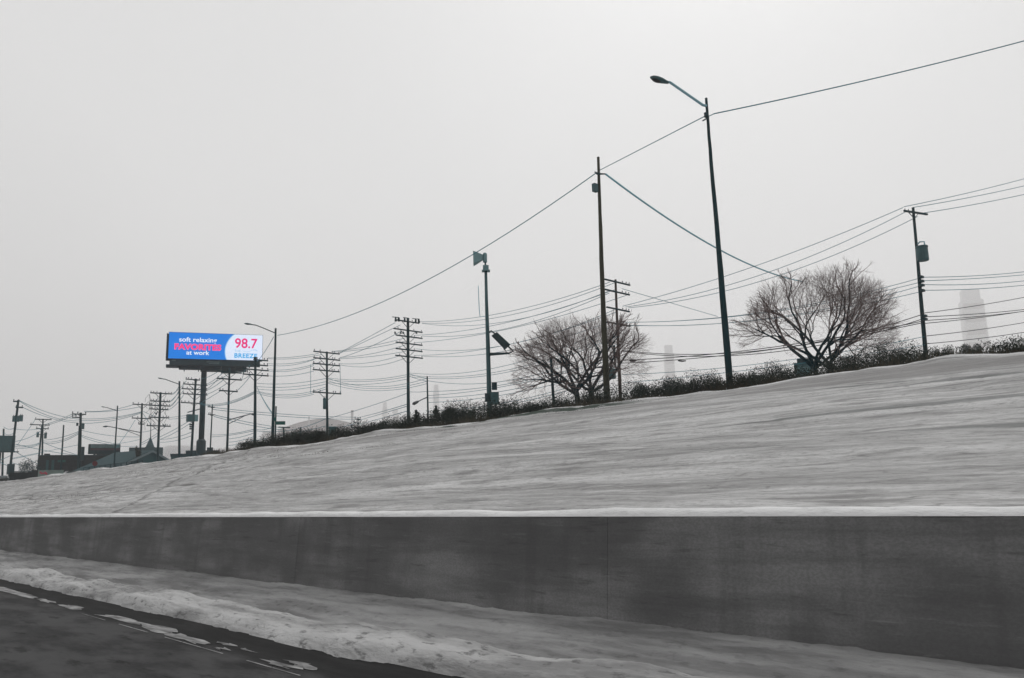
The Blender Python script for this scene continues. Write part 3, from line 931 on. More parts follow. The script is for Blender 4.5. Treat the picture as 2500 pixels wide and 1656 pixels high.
MB().tube([Vector((cb.x, cb.y, zc)), Vector((cb.x, cb.y, zt + 1.6))], 6.6 * s, 20).build('column', M['bb_steel'], bb, smooth=True)
MB().tube([cb - UP * 0.3, Vector((cb.x, cb.y, zc - 0.4)), Vector((cb.x, cb.y, zc))], [11 * s, 11 * s, 7 * s], 16).build('column_base', M['bb_steel'], bb)
# cabinets: front face and the rear face set at an angle
MB().box(bp(FW / 2, FH / 2, -0.45), (FW + 0.12, 0.8, FH + 0.12), (FX, FN, UP)).build('cabinet', M['bb_steel'], bb)
rear = Matrix.Rotation(math.radians(7), 3, 'Z')
RX, RN = rear @ FX, rear @ FN
MB().box(bp(-0.35, FH / 2 + 0.1, -0.9) + RX * (FW / 2) - RN * 0.6, (FW, 0.7, FH + 0.1), (RX, RN, UP)).build('rear_cabinet', M['bb_steel'], bb)
mb = MB()
for k in range(9):
    MB().box(bp(-0.36, FH * (k + 0.5) / 9, -1.1), (0.12, 1.0, FH / 9 * 0.7), (FX, FN, UP)).build('end_louvre', M['iron'], bb)
# skirt and beams under the face
sk = 1.05
mb = MB().box(bp(FW * 0.5 - 0.05, FH + 0.06 + sk / 2, -0.5), (FW * 0.965, 0.5, sk - 0.02), (FX, FN, UP))
skirt = mb.build('skirt', M['bb_steel'], bb)
mb = MB()
for k, (u0, u1, yb) in enumerate(((-0.35, 1.7, 1.3), (1.7, 5.2, 1.55), (5.2, 8.6, 1.8), (8.6, 11.0, 2.0), (11.0, 12.9, 1.65))):
    MB().box(bp((u0 + u1) / 2, FH + 0.9 + (yb - 0.9) / 2, -1.7 - 0.2 * k), (u1 - u0 - 0.02, 1.6, yb - 0.9), (FX, FN, UP)).build('support_beam', M['bb_steel'], bb)
mb = MB()
for u in (2.6, 4.9, 7.2, 9.5, 13.0):
    MB().box(bp(u, FH + 1.75, -0.9), (0.12, 1.5, 0.5), (FX, FN, UP)).build('catwalk_bracket', M['iron'], bb)
for u, v, w_ in ((0.9, FH + 0.3, 0.65), (7.2, FH + 0.42, 2.1), (7.4, FH + 0.7, 1.7)):
    MB().box(bp(u, v, -0.24), (w_, 0.012, 0.16), (FX, FN, UP)).build('maker_plate', M['pale_face'], skirt)
# the screen
M['led_blue'] = mat_emit('led_blue', (0.0, 0.195, 0.72))
M['led_white'] = mat_emit('led_white', (0.74, 0.83, 0.99))
M['led_text'] = mat_emit('led_text_white', (0.88, 0.93, 1.0))
M['led_pink'] = mat_emit('led_pink', (0.95, 0.035, 0.23))
M['led_soft'] = mat_emit('led_soft_pink', (1.0, 0.16, 0.36))
M['led_magenta'] = mat_emit('led_magenta', (0.82, 0.005, 0.19))
M['led_cyan'] = mat_emit('led_cyan', (0.0, 0.38, 0.80))
M['led_pale'] = mat_emit('led_pale', (0.30, 0.58, 0.84))
ROT = Matrix((FX, UP, FN)).transposed()              # local x,y,z -> world
scr = MB().add([bp(0, 0, 0.0), bp(0, FH, 0.0), bp(FW, FH, 0.0), bp(FW, 0, 0.0)], [(0, 1, 2, 3)]).box(bp(FW / 2, FH / 2, -0.025), (FW, 0.045, FH), (FX, FN, UP)).build('screen', M['led_blue'], bb)
def disc_panel(rr, out, m):
    cu, cv = FW * 0.594 + 0.861 * FH, FH * 0.67
    pts = []
    for k in range(49):
        vv = FH * k / 48
        q = rr * rr - (vv - cv) ** 2
        pts.append((cu - math.sqrt(max(q, 0)), vv))
    pts += [(FW, FH), (FW, 0)]
    MB().add([bp(a, b, out) for a, b in pts], [tuple(range(len(pts)))]).build('white_panel', m, scr)
disc_panel(0.875 * FH, 0.012, M['led_pale'])
disc_panel(0.845 * FH, 0.018, M['led_white'])
def text(body, u0, u1, v_top, v_base, m, bold, out=0.03, space=1.0, name='lettering', ref_caps=True):
    """lettering fitted to a box: u0..u1, cap height between v_top and v_base (fractions of the face)"""
    cu = bpy.data.curves.new('lettering', 'FONT')
    cu.body = body
    cu.size = 1.0
    cu.offset = bold
    cu.space_character = space
    cu.resolution_u = 4
    ob = bpy.data.objects.new('lettering_source', cu)
    C.objects.link(ob)
    dg = bpy.context.evaluated_depsgraph_get()
    me = bpy.data.meshes.new_from_object(ob.evaluated_get(dg))
    bpy.data.objects.remove(ob)
    xs_ = [v.co.x for v in me.vertices]
    x0, x1 = min(xs_), max(xs_)
    cap = 0.729 if ref_caps else 0.76
    sx = (u1 - u0) * FW / (x1 - x0)
    sy = (v_base - v_top) * FH / cap
    off = world_loc(scr)
    for v in me.vertices:
        p = bp(u0 * FW + (v.co.x - x0) * sx, v_base * FH - v.co.y * sy, out)
        v.co = p - off
    me.materials.clear(); me.materials.append(m)
    o = bpy.data.objects.new(name, me)
    C.objects.link(o)
    o.parent = scr
    return o
text('soft relaxing', 0.106, 0.503, 0.165, 0.346, M['led_text'], 0.014)
text('FAVORITES', 0.058, 0.553, 0.425, 0.645, M['led_soft'], 0.062, 0.030, 1.05)
text('FAVORITES', 0.064, 0.547, 0.437, 0.633, M['led_pink'], 0.030, 0.040, 1.06)
text('at work', 0.186, 0.428, 0.665, 0.84, M['led_text'], 0.014)
text('98.7', 0.697, 0.944, 0.135, 0.52, M['led_magenta'], 0.018)
text('THE', 0.696, 0.762, 0.60, 0.69, M['led_pale'], 0.0)
text('BREEZE', 0.696, 0.945, 0.735, 0.91, M['led_cyan'], 0.030, 0.03, 1.08)
pts = []
for k in range(40):
    t = k / 39
    pts.append(bp(FW * (0.785 + 0.16 * t), FH * (0.635 + 0.045 * math.sin(t * 2 * math.pi) * (0.7 + 0.3 * t)), 0.03))
for k in range(12):
    t = k / 11
    pts.append(bp(FW * (0.945 - 0.045 * t), FH * (0.635 - 0.06 * math.sin(t * 2.4)), 0.03))
sw = MB()
for i in range(len(pts) - 1):
    sw.beam(pts[i], pts[i + 1], 0.012, 0.055, UP)
sw.build('swirl', M['led_pale'], scr)

# ---- the small old billboard and the dark hoarding at the left edge
s = mpp(255, 1095, 185)
c = P(254.7, 1097, 185)
v2 = (c - EYE); v2.z = 0; v2.normalize(); s2 = v2.cross(UP)
yaw = Matrix.Rotation(math.radians(8), 3, 'Z'); s2r, v2r = yaw @ s2, yaw @ v2
base = P(230, 1120, 186); base.z = PLAT
ob = thing('billboard', 'small faded billboard with a pinkish band over the brick building', 'billboard', base)
MB().box(c, (70 * s, 0.8, 24 * s), (s2r, v2r, UP)).build('cabinet', M['bb_steel'], ob)
MB().box(c + UP * 7 * s - v2r * 0.44 + s2r * 1.5 * s, (65 * s, 0.06, 9 * s), (s2r, v2r, UP)).build('poster', M['pale_face'], ob)
MB().box(c - UP * 0.6 * s - v2r * 0.44 + s2r * 1.5 * s, (65 * s, 0.06, 4.2 * s), (s2r, v2r, UP)).build('poster_band', M['pink_face'], ob)
wl = MB()
for k in range(8):
    MB().box(c + UP * 7 * s - v2r * 0.49 + s2r * ((-18 + k * 5.4) * s), (3.6 * s, 0.02, 1.6 * s), (s2r, v2r, UP)).build('faded_lettering', M['trim'], ob)
MB().tube([base - UP * 0.3, Vector((base.x, base.y, c.z))], 2.8 * s, 12).build('column', M['bb_steel'], ob)
MB().box(c - UP * 11 * s - v2r * 0.8 + s2r * 36 * s, (2.2 * s, 1.2, 3 * s), (s2r, v2r, UP)).build('catwalk', M['iron'], ob)
s = mpp(10, 1085, 170)
c = P(4, 1084, 170)
v2 = (c - EYE); v2.z = 0; v2.normalize(); s2 = v2.cross(UP)
base = P(0, 1110, 170.8); base.z = PLAT
ob = thing('hoarding', 'dark teal back of a hoarding at the left edge', 'billboard', base)
MB().box(c, (56 * s, 0.5, 40 * s), (s2, v2, UP)).build('cabinet', M['teal_metal'], ob)
MB().box(c - UP * 20 * s - v2 * 0.8 + s2 * 4 * s, (66 * s, 1.0, 2 * s), (s2, v2, UP)).build('catwalk', M['iron'], ob)
rm = MB()
for k in range(5):
    MB().box(c - UP * 18.5 * s - v2 * 1.3 + s2 * ((6 + k * 7) * s), (0.05, 0.05, 0.6), (s2, v2, UP)).build('railing_post', M['iron'], ob)
MB().tube([base - UP * 0.3, Vector((base.x, base.y, c.z))], 2.6 * s, 10).build('column', M['bb_steel'], ob)

# ------------------------------------------------------------------ overhead wires
def wire_mesh(A, B, mid, rpx, m, sag=None):
    L = (B - A).length
    t = 0.5
    if mid is not None:
        lo, hi = 0.02, 0.98
        for _ in range(30):
            t = (lo + hi) / 2
            if proj(A.lerp(B, t))[0] < mid[0]: lo = t
            else: hi = t
        x, y, dep = proj(A.lerp(B, t))
        sag = max(0.0, (mid[1] - y) * dep / F) / max(0.05, 4 * t * (1 - t))
    elif sag is None:
        sag = 0.008 * L
    pts, rad = [], []
    n = 22
    for i in range(n + 1):
        u = i / n
        p = A.lerp(B, u) - UP * (4 * sag * u * (1 - u))
        pts.append(p)
        dep = (p - EYE).length
        rad.append(0.95 * rpx / 2 * dep / F)
    r0 = sum(rad) / len(rad)
    return MB().tube(pts, r0, 4, cap=False)

def end_pt(e):
    k = e[0]
    return att(k, e[1], e[2]) if isinstance(k, str) else P(e[1], e[2], k)

ORD = ['topmost', 'second', 'third', 'fourth', 'fifth', 'sixth', 'seventh', 'eighth', 'ninth', 'tenth', 'eleventh', 'twelfth', 'thirteenth', 'fourteenth', 'fifteenth', 'sixteenth']
def span(where, group, wires, w=1.3, m='wire', one=None):
    for i, q in enumerate(wires):
        A, B = end_pt(q[0]), end_pt(q[1])
        mid = q[2] if len(q) > 2 else None
        o = wire_mesh(A, B, mid, w, M[m]).build('overhead_wire', M[m])
        lab = one if one else (ORD[i] + ' wire ' + where if i == 0 else ORD[i] + ' wire down ' + where)
        tag(o, lab, 'wire', group)

span('', 'lamp feed wires', [(('P13', 677, 819), ('P17', 1455, 423), (1046, 684))], 1.8, one='long single wire swooping from the billboard street lamp to the bent pole')
span('', 'lamp feed wires', [(('P17', 1464, 416), ('P20', 1723, 283), (1590, 351))], 2.0, one='single wire between the bent tall pole and the nearest lamp')
span('', 'lamp feed wires', [(('P20', 1728, 285), ('P20', 1743, 278))], 2.8, one='short wire tail kinking away from the nearest lamp pole')
span('', 'lamp feed wires', [(('P20', 1743, 278), (40, 2640, 62))], 2.6, one='single wire rising from the nearest lamp to the upper right edge')
span('', 'thick pale cables', [(('P17', 1478, 425), (70, 1960, 688), (1648, 548))], 3.6, 'wire_blue', one='thick pale blue cable slanting down behind the nearest lamp pole')
span('', 'thick pale cables', [(('P18', 1518, 705), (75, 1752, 773), (1640, 738))], 1.3, one='thin wire slanting down right from the brown four-armed pole')
span('from the six-armed tall pole to the brown pole', 'wires behind the siren', [
    (('P15', 1023, 786), ('P18', 1489, 689), (1240, 762)),
    (('P15', 1030, 789), ('P18', 1500, 691), (1196, 779)),
    (('P15', 1031, 790), ('P18', 1486, 711), (1210, 790)),
    (('P15', 1012, 819), ('P18', 1500, 708), (1196, 797)),
    (('P15', 1031, 821), ('P18', 1487, 716), (1227, 805)),
    (('P15', 1014, 837), ('P18', 1533, 720), (1196, 813)),
    (('P15', 1016, 852), ('P18', 1499, 757), (1160, 854)),
    (('P15', 1012, 868), ('P18', 1505, 762), (1200, 850)),
    (('P15', 1031, 870), ('P18', 1485, 788), (1200, 863)),
    (('P15', 1000, 911), ('P18', 1507, 791), (1227, 895)),
    (('P15', 1000, 916), ('P18', 1509, 811), (1200, 911)),
    (('P15', 1000, 920), ('P18', 1510, 820), (1200, 916)),
], 1.3)
span('from the drooping-lamp pole to the brown pole', 'low wires behind the siren', [
    (('P16', 1045, 930), ('P18', 1511, 838), (1150, 938)),
    (('P16', 1045, 956), ('P18', 1512, 866), (1260, 934)),
    (('P16', 1045, 966), ('P18', 1512, 872), (1240, 942)),
    (('P16', 1045, 972), ('P18', 1513, 880), (1230, 955)),
    (('P16', 1045, 983), ('P18', 1513, 893), (1259, 959)),
    (('P16', 1046, 1004), ('P18', 1513, 905), (1270, 976)),
    (('P16', 1046, 1012), ('P18', 1514, 916), (1250, 986)),
], 1.5)
span('between the two short spans of the tall and drooping-lamp poles', 'short link wires', [
    (('P15', 1000, 913), ('P16', 1042, 924)),
    (('P15', 1000, 919), ('P16', 1042, 931)),
    (('P15', 1000, 957), ('P16', 1043, 956)),
], 1.3)
span('from the five-armed pole to the six-armed tall pole', 'wires right of the five-armed pole', [
    (('P14', 830, 861), ('P15', 965, 788), (895, 826)),
    (('P14', 829, 863), ('P15', 977, 794), (895, 832)),
    (('P14', 831, 874), ('P15', 979, 809), (908, 845)),
    (('P14', 813, 858), ('P15', 991, 825), (895, 847)),
    (('P14', 815, 860), ('P15', 991, 833), (895, 852)),
    (('P14', 830, 873), ('P15', 991, 842), (908, 864)),
    (('P14', 830, 876), ('P15', 991, 858), (870, 874)),
    (('P14', 830, 888), ('P15', 979, 868), (908, 885)),
    (('P14', 830, 891), ('P15', 991, 874), (895, 896)),
    (('P14', 801, 923), ('P15', 993, 915), (870, 928)),
    (('P14', 801, 927), ('P15', 993, 920), (882, 932)),
    (('P14', 801, 934), ('P15', 993, 926), (882, 939)),
    (('P14', 801, 1022), ('P15', 993, 961), (900, 993)),
], 1.2)
span('sagging from the five-armed pole to the drooping-lamp pole', 'sagging wires right of the five-armed pole', [
    (('P14', 801, 924), ('P16', 1042, 924), (908, 944.5)),
    (('P14', 801, 930), ('P16', 1042, 931), (915, 949.5)),
    (('P14', 801, 936), ('P16', 1042, 937), (915, 954.5)),
], 1.2)
span('low from the tiny far pole to the six-armed tall pole', 'low wires before the hall', [
    (('P22', 874, 1020), ('P15', 994, 987), (930, 1006)),
    (('P22', 878, 1026), ('P15', 994, 992), (930, 1011)),
    (('P22', 878, 1036), ('P15', 994, 1004), (930, 1022)),
], 1.3)
span('between the billboard-end pole and the five-armed pole', 'wires left of the five-armed pole', [
    (('P11', 654, 874), ('P14', 778, 863), (716, 872)),
    (('P11', 654, 876), ('P14', 785, 866), (716, 876)),
    (('P11', 654, 888), ('P14', 785, 872), (716, 887)),
    (('P11', 654, 892), ('P14', 767, 878), (700, 893)),
    (('P11', 655, 903), ('P14', 785, 883), (700, 903)),
    (('P11', 655, 906), ('P14', 766, 893), (700, 907)),
    (('P11', 655, 918), ('P14', 767, 906), (700, 918)),
    (('P11', 627, 936), ('P14', 796, 924), (680, 938)),
    (('P11', 627, 944), ('P14', 796, 932), (690, 946)),
    (('P11', 627, 950), ('P14', 796, 938), (700, 952.5)),
    (('P11', 627, 955), ('P14', 796, 945), (704, 964)),
    (('P11', 627, 957), ('P14', 796, 950), (709, 967.5)),
    (('P11', 627, 960), ('P14', 766, 963), (705, 972)),
], 1.2)
span('slanting steeply to the billboard street lamp foot', 'steep stay wires', [
    (('P11', 627, 944), ('P13', 665, 1008)),
    (('P11', 628, 946), ('P13', 666, 1013)),
], 1.2)
span('nearly level from the thin pole to the tiny far pole', 'level wires across the street lamp', [
    (('P12', 520, 995), ('P22', 872, 1019), (700, 1012)),
    (('P12', 520, 1000), ('P22', 868, 1024), (680, 1016)),
    (('P12', 522, 1013), ('P23', 690, 1045), (600, 1030)),
    (('P12', 522, 1017), ('P23', 690, 1050), (600, 1036)),
], 1.4)
span('from the low pole by the billboard to the billboard-end pole', 'low wires right of the billboard column', [
    (('P12', 516, 1062), ('P11', 621, 1048), (560, 1060)),
    (('P12', 516, 1067), ('P11', 621, 1052), (560, 1063)),
    (('P10', 557, 1072), ('P11', 621, 1057)),
    (('P10', 557, 1080), ('P11', 621, 1066)),
    (('P10', 556, 1088), ('P11', 621, 1074)),
], 1.3)
span('from the billboard-end pole past the street lamp', 'low wires by the street name sign', [
    (('P11', 624, 1048), ('P13', 667, 1042)),
    (('P11', 624, 1052), ('P14', 797, 1022), (700, 1052)),
    (('P11', 624, 1076), ('P14', 797, 1040), (700, 1062)),
    (('P11', 624, 1086), ('P22', 866, 1034), (740, 1066)),
], 1.3)
span('from the billboard column side to the billboard-end pole', 'wires below the billboard', [
    (('L9', 486, 984), ('P11', 621, 956), (557, 982)),
    (('L9', 486, 985), ('P11', 621, 958.5), (557, 985)),
    (('L9', 486, 987), ('P11', 621, 961), (557, 987)),
], 1.2)
span('from the pole touching the column to the three-armed pole', 'wires left of the three-armed pole', [
    (('L9', 490, 926), ('P10', 533, 907)),
    (('L9', 505, 938), ('P10', 545, 910)),
    (('L9', 505, 941), ('P10', 560, 912)),
    (('L9', 505, 950), ('P10', 532, 925)),
    (('L9', 505, 953), ('P10', 545, 928)),
    (('L9', 505, 963), ('P10', 557, 934)),
    (('L9', 489, 985), ('P10', 540, 954), (517, 960)),
], 1.2)
span('from the three-armed pole up to the billboard-end pole', 'wires right of the three-armed pole', [
    (('P10', 588, 911), ('P11', 610, 892)),
    (('P10', 590, 926), ('P11', 597, 904)),
    (('P10', 588, 927), ('P11', 610, 916)),
    (('P10', 578, 955), ('P11', 612, 917)),
], 1.2)
span('', 'lamp feed wires', [(('P13', 668, 823), ('P11', 627, 884))], 1.3, one='straight wire slanting from the billboard street lamp to the billboard corner')
span('from the six-armed tangled pole to the left street lamp', 'wires left of the left street lamp', [
    (('L8', 436, 945), ('L7', 419, 963)),
    (('L8', 436, 956), ('L7', 414, 981)),
    (('L8', 437, 966), ('L7', 414, 993)),
], 1.1)
span('from the tangled pole to the pole touching the column', 'wires left of the billboard column', [
    (('L7', 419, 962), ('L9', 455, 930), (437, 950)),
    (('L7', 414, 981), ('L9', 448, 942), (437, 958)),
    (('L7', 414, 992), ('L9', 448, 953), (437, 969)),
    (('L7', 410, 1001), ('L9', 448, 965), (437, 980)),
    (('L7', 412, 1020), ('L9', 470, 1013), (437, 1017)),
    (('L7', 412, 1024), ('L9', 470, 1018), (437, 1022)),
    (('L7', 388, 1068), ('L9', 470, 1023), (430, 1047)),
    (('L7', 388, 1074), ('L9', 470, 1030), (430, 1055)),
    (('L7', 387, 1073), ('L9', 468, 1055), (430, 1068)),
    (('L7', 387, 1080), ('L9', 468, 1064), (430, 1076)),
], 1.1)
span('from the two-armed pole to the tangled pole', 'wires over the gabled house', [
    (('L6', 366, 989), ('L7', 392, 968)),
    (('L6', 350, 1005), ('L7', 385, 1020), (366, 1012)),
    (('L6', 368, 1022), ('L7', 390, 985)),
    (('L6', 349, 1010), ('L7', 372, 1042), (360, 1016)),
    (('L6', 346, 1055), ('L7', 385, 1043), (366, 1052)),
    (('L6', 343, 1083), ('L7', 387, 1056), (366, 1070)),
    (('L6', 343, 1087), ('L7', 387, 1062), (366, 1076)),
], 1.0)
span('from the double pole to the two-armed pole', 'wires over the small billboard', [
    (('L4', 205, 1004), ('L6', 326, 988), (249, 1004)),
    (('L4', 207, 1006), ('L6', 345, 993), (258, 1005)),
    (('L4', 200, 1023), ('L6', 344, 1006), (249, 1022)),
    (('L4', 200, 1027), ('L6', 344, 1007), (258, 1025)),
    (('L4', 200, 1034), ('L6', 344, 1009), (258, 1030)),
    (('L4', 199, 1051), ('L6', 342, 1067), (249, 1061)),
    (('L4', 199, 1063), ('L5', 282, 1084), (240, 1075)),
    (('L4', 199, 1066), ('L5', 282, 1087), (240, 1080)),
], 1.1)
span('from the small billboard lamp to the two-armed pole', 'wires behind the small billboard', [
    (('L5', 281, 1084), ('L6', 342, 1073), (310, 1080)),
    (('L5', 281, 1089), ('L6', 342, 1089), (310, 1090.5)),
    (('L5', 279, 1100), ('L6', 330, 1026)),
], 1.0)
span('from the triple-transformer pole to the double pole', 'long wires at the far left', [
    (('L1', 47, 978), ('L4', 194, 1024), (105, 1003)),
    (('L1', 48, 980), ('L4', 194, 1028), (105, 1010)),
    (('L1', 54, 994), ('L4', 192, 1033), (115, 1018.5)),
    (('L1', 31, 1119), ('L4', 193, 1086), (115, 1101)),
    (('L1', 40, 1085), ('L4', 190, 1112), (115, 1101)),
], 1.1)
span('from the T-topped pole to the double pole', 'wires before the brick building', [
    (('L2a', 109, 1037), ('L4', 179, 1010), (145, 1025)),
    (('L2a', 120, 1037), ('L4', 186, 1012), (150, 1027)),
    (('L2a', 106, 1075), ('L4', 194, 1053), (150, 1068)),
    (('L2a', 106, 1079), ('L4', 194, 1055), (150, 1075)),
    (('L2a', 106, 1082), ('L4', 194, 1058), (150, 1079)),
    (('L2a', 106, 1081), ('L4', 194, 1113), (150, 1098)),
], 1.1)
span('from the triple-transformer pole to the leaning twin pole', 'low wires at the far left', [
    (('L1', 40, 1048), ('L2b', 101, 1046), (70, 1050)),
    (('L1', 38, 1078), ('L2b', 100, 1052), (70, 1069)),
    (('L1', 36, 1086), ('L2b', 98, 1081), (67, 1088)),
    (('L1', 36, 1090), ('L2b', 98, 1082), (67, 1091)),
    (('L1', 35, 1094), ('L2b', 98, 1084), (67, 1094)),
    (('L1', 31, 1121), ('L2b', 93, 1108), (60, 1115)),
    (('L1', 33, 1100), ('L2b', 91, 1132), (60, 1116)),
    (('L1', 28, 1130), ('L2b', 90, 1143), (60, 1138)),
], 1.1)
span('from the hoarding pole to the triple-transformer pole', 'wires at the left edge', [
    (('L0', 9, 1042), ('L1', 38, 1044)),
    (('L0', 9, 1057), ('L1', 37, 1056)),
    ((172, -30, 1132), ('L1', 31, 1110)),
    ((172, -30, 1110), ('L1', 28, 1141)),
], 1.1)
span('', 'stay wires at the far left', [(('L2a', 86, 1025), (189, 44, 1085))], 1.0, one='straight stay wire slanting down left from the T-topped pole arm')
span('from the brown pole up to the rightmost pole', 'upper wires over the right tree', [
    (('P18', 1520, 748), ('P21', 2205, 507), (1869, 641)),
    (('P18', 1526, 750), ('P21', 2212, 517), (1869, 667.5)),
    (('P18', 1534, 752), ('P21', 2240, 529), (1903, 672.5)),
], 1.5)
span('right of the rightmost pole top', 'upper wires at the right edge', [
    (('P21', 2207, 505), (75, 2620, 402)),
    (('P21', 2228, 507), (75, 2620, 424)),
    (('P21', 2256, 520), (75, 2620, 446)),
], 1.6)
span('through the right tree to the rightmost pole', 'middle wires over the right tree', [
    (('P18', 1514, 787), ('P21', 2243, 680), (1700, 781)),
    (('P18', 1514, 787), ('P21', 2244, 690), (1767, 776)),
    (('P18', 1536, 794), ('P21', 2245, 699), (1700, 794)),
    (('P18', 1536, 795), ('P21', 2246, 713), (1790, 788)),
], 1.5)
span('midway up the right edge', 'middle wires at the right edge', [
    (('P21', 2246, 677), (75, 2620, 646), (2330, 676)),
    (('P21', 2247, 686), (75, 2620, 658), (2330, 683)),
    (('P21', 2247, 695), (75, 2620, 668), (2330, 696)),
    (('P21', 2248, 709), (75, 2620, 680), (2330, 708)),
], 1.5)
span('low through the right tree to the rightmost pole', 'low black cables over the right tree', [
    (('P18', 1517, 856), ('P21', 2252, 768), (1700, 866)),
    (('P18', 1517, 858), ('P21', 2253, 779), (1700, 871)),
    (('P18', 1517, 880), ('P21', 2254, 784), (1760, 863)),
    (('P18', 1518, 887), ('P21', 2254, 788), (1760, 869)),
], 2.2, 'wire_black')
span('low across the scrub to the rightmost pole', 'low thin wires over the scrub', [
    (('P18', 1518, 915), ('P21', 2257, 822), (1760, 899)),
    (('P18', 1519, 935), ('P21', 2258, 842), (1800, 907)),
], 1.5)
span('low at the right edge', 'low cables at the right edge', [
    (('P21', 2252, 765), (75, 2620, 700)),
    (('P21', 2255, 774), (75, 2620, 740)),
    (('P21', 2255, 783), (75, 2620, 742)),
    (('P21', 2256, 790), (75, 2620, 738)),
    (('P21', 2257, 821), (75, 2620, 764)),
    (('P21', 2258, 840), (75, 2620, 790)),
], 1.9, 'wire_black')
o = MB().tube([P(1655, 880, 48), P(1658, 881, 48), P(1666, 882, 48), P(1675, 881, 48)], [0.03, 0.05, 0.05, 0.03], 6).build('cable_splice', M['wire_black'])
tag(o, 'small black splice case on the low cable left of the nearest lamp', 'splice case')
o = MB().tube([P(1536, 879, 55), P(1540, 880.5, 55), P(1548, 881, 55), P(1554, 880, 55)], [0.04, 0.10, 0.10, 0.05], 6).build('cable_splice', M['wire_black'])
tag(o, 'stubby black splice case right of the brown pole', 'splice case')

# ------------------------------------------------------------------ bare trees
def bare_tree(label, fork_px, R, half_w, top_py, seed, trunks, limbcol='limb'):
    rg = random.Random(seed)
    fork = P(*fork_px, R)
    base = Vector((fork.x, fork.y, PLAT))
    s = mpp(*fork_px, R)
    a = half_w * s
    ztop = P(fork_px[0], top_py, R).z
    H = ztop - fork.z
    cen = Vector((fork.x, fork.y, fork.z + H * 0.16))
    hz = H * 0.84
    root = thing('bare_tree', label, 'tree', base, 'leafless trees on the crest')
    limbs, twigs = MB(), MB()
    view = (fork - EYE); view.z = 0; view.normalize()
    side = view.cross(UP)
    def inside(p):
        q = p - cen
        e = (q.x ** 2 + q.y ** 2) / (a * a) + (q.z / (hz if q.z > 0 else H * 0.5)) ** 2
        ang = math.atan2(q.y, q.x)
        wob = 0.96 + 0.34 * noise.noise(Vector((ang * 1.3, q.z * 0.6, seed))) + 0.22 * noise.noise(Vector((ang * 5, q.z * 2.0, seed + 3)))
        return e < wob
    cnt = [0]
    def grow(p, d, L, r, lev):
        nseg = 5 if lev < 3 else 3
        pts, rad = [p.copy()], [r]
        q = p.copy()
        dd = d.copy()
        rend = r * (0.62 if lev < 4 else 0.45)
        stop = False
        for i in range(nseg):
            wob = 0.16 if lev < 2 else 0.22
            dd = (dd + Vector((rg.gauss(0, wob), rg.gauss(0, wob), rg.gauss(0.02, wob * 0.7)))).normalized()
            q = q + dd * (L / nseg)
            pts.append(q.copy())
            rad.append(r + (rend - r) * (i + 1) / nseg)
            if not inside(q):
                stop = True
                break
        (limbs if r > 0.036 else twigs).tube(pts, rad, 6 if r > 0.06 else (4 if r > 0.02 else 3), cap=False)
        cnt[0] += 1
        if lev >= 7 or (stop and lev > 4):
            return
        nch = (3, 4, 4, 4, 4, 3, 2)[min(lev, 6)]
        for k in range(nch):
            t = rg.uniform(0.35, 1.0) if k else 1.0
            fi = t * (len(pts) - 1)
            i0 = min(int(fi), len(pts) - 2)
            bp_ = pts[i0].lerp(pts[i0 + 1], fi - i0)
            br = rad[i0] + (rad[i0 + 1] - rad[i0]) * (fi - i0)
            perp = dd.orthogonal()
            perp = Matrix.Rotation(rg.uniform(0, 6.283), 3, dd) @ perp
            ang = rg.uniform(0.4, 0.95) if k else rg.uniform(0.05, 0.3)
            nd = (dd * math.cos(ang) + perp.normalized() * math.sin(ang))
            out = (bp_ - cen)
            nd = (nd + out.normalized() * 0.16 + UP * 0.04).normalized()
            cl = L * rg.uniform(0.60, 0.80)
            cr = br * (rg.uniform(0.55, 0.72) if k else 0.85)
            grow(bp_, nd, cl, max(cr, 0.0038), lev + 1)
    nb = 6 if trunks == 1 else 3
    for ti in range(trunks):
        off = side * ((ti - (trunks - 1) / 2) * 36 * s)
        tb = base + off * 0.8
        tf = fork + off
        r0 = 8.0 * s if trunks == 1 else 6.5 * s
        limbs.tube([tb - UP * 0.2, tb.lerp(tf, 0.5) + side * 0.1, tf], [r0 * 1.4, r0 * 1.05, r0], 8, cap=False)
        for k in range(nb + 2):
            th = -1.25 + 2.5 * (k + 0.5) / (nb + 2) + rg.uniform(-0.12, 0.12)
            depthang = rg.uniform(-0.7, 0.7)
            d = (side * math.sin(th) + UP * math.cos(th) * 1.0 + view * depthang * 0.8).normalized()
            grow(tf - UP * rg.uniform(0, 0.3), d, (a * abs(math.sin(th)) + H * abs(math.cos(th))) * 0.42, r0 * rg.uniform(0.5, 0.75), 1)
    limbs.build('trunk', M[limbcol], root, smooth=True)
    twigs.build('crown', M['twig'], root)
    print('tree', label, cnt[0], len(limbs.f) + len(twigs.f))
    return root
bare_tree('broad domed bare tree left of the rightmost pole', (2006, 888), 40, 200, 652, 5, 2)
bare_tree('bare spreading tree behind the tall bent pole', (1424, 950), 48, 186, 776, 11, 2)

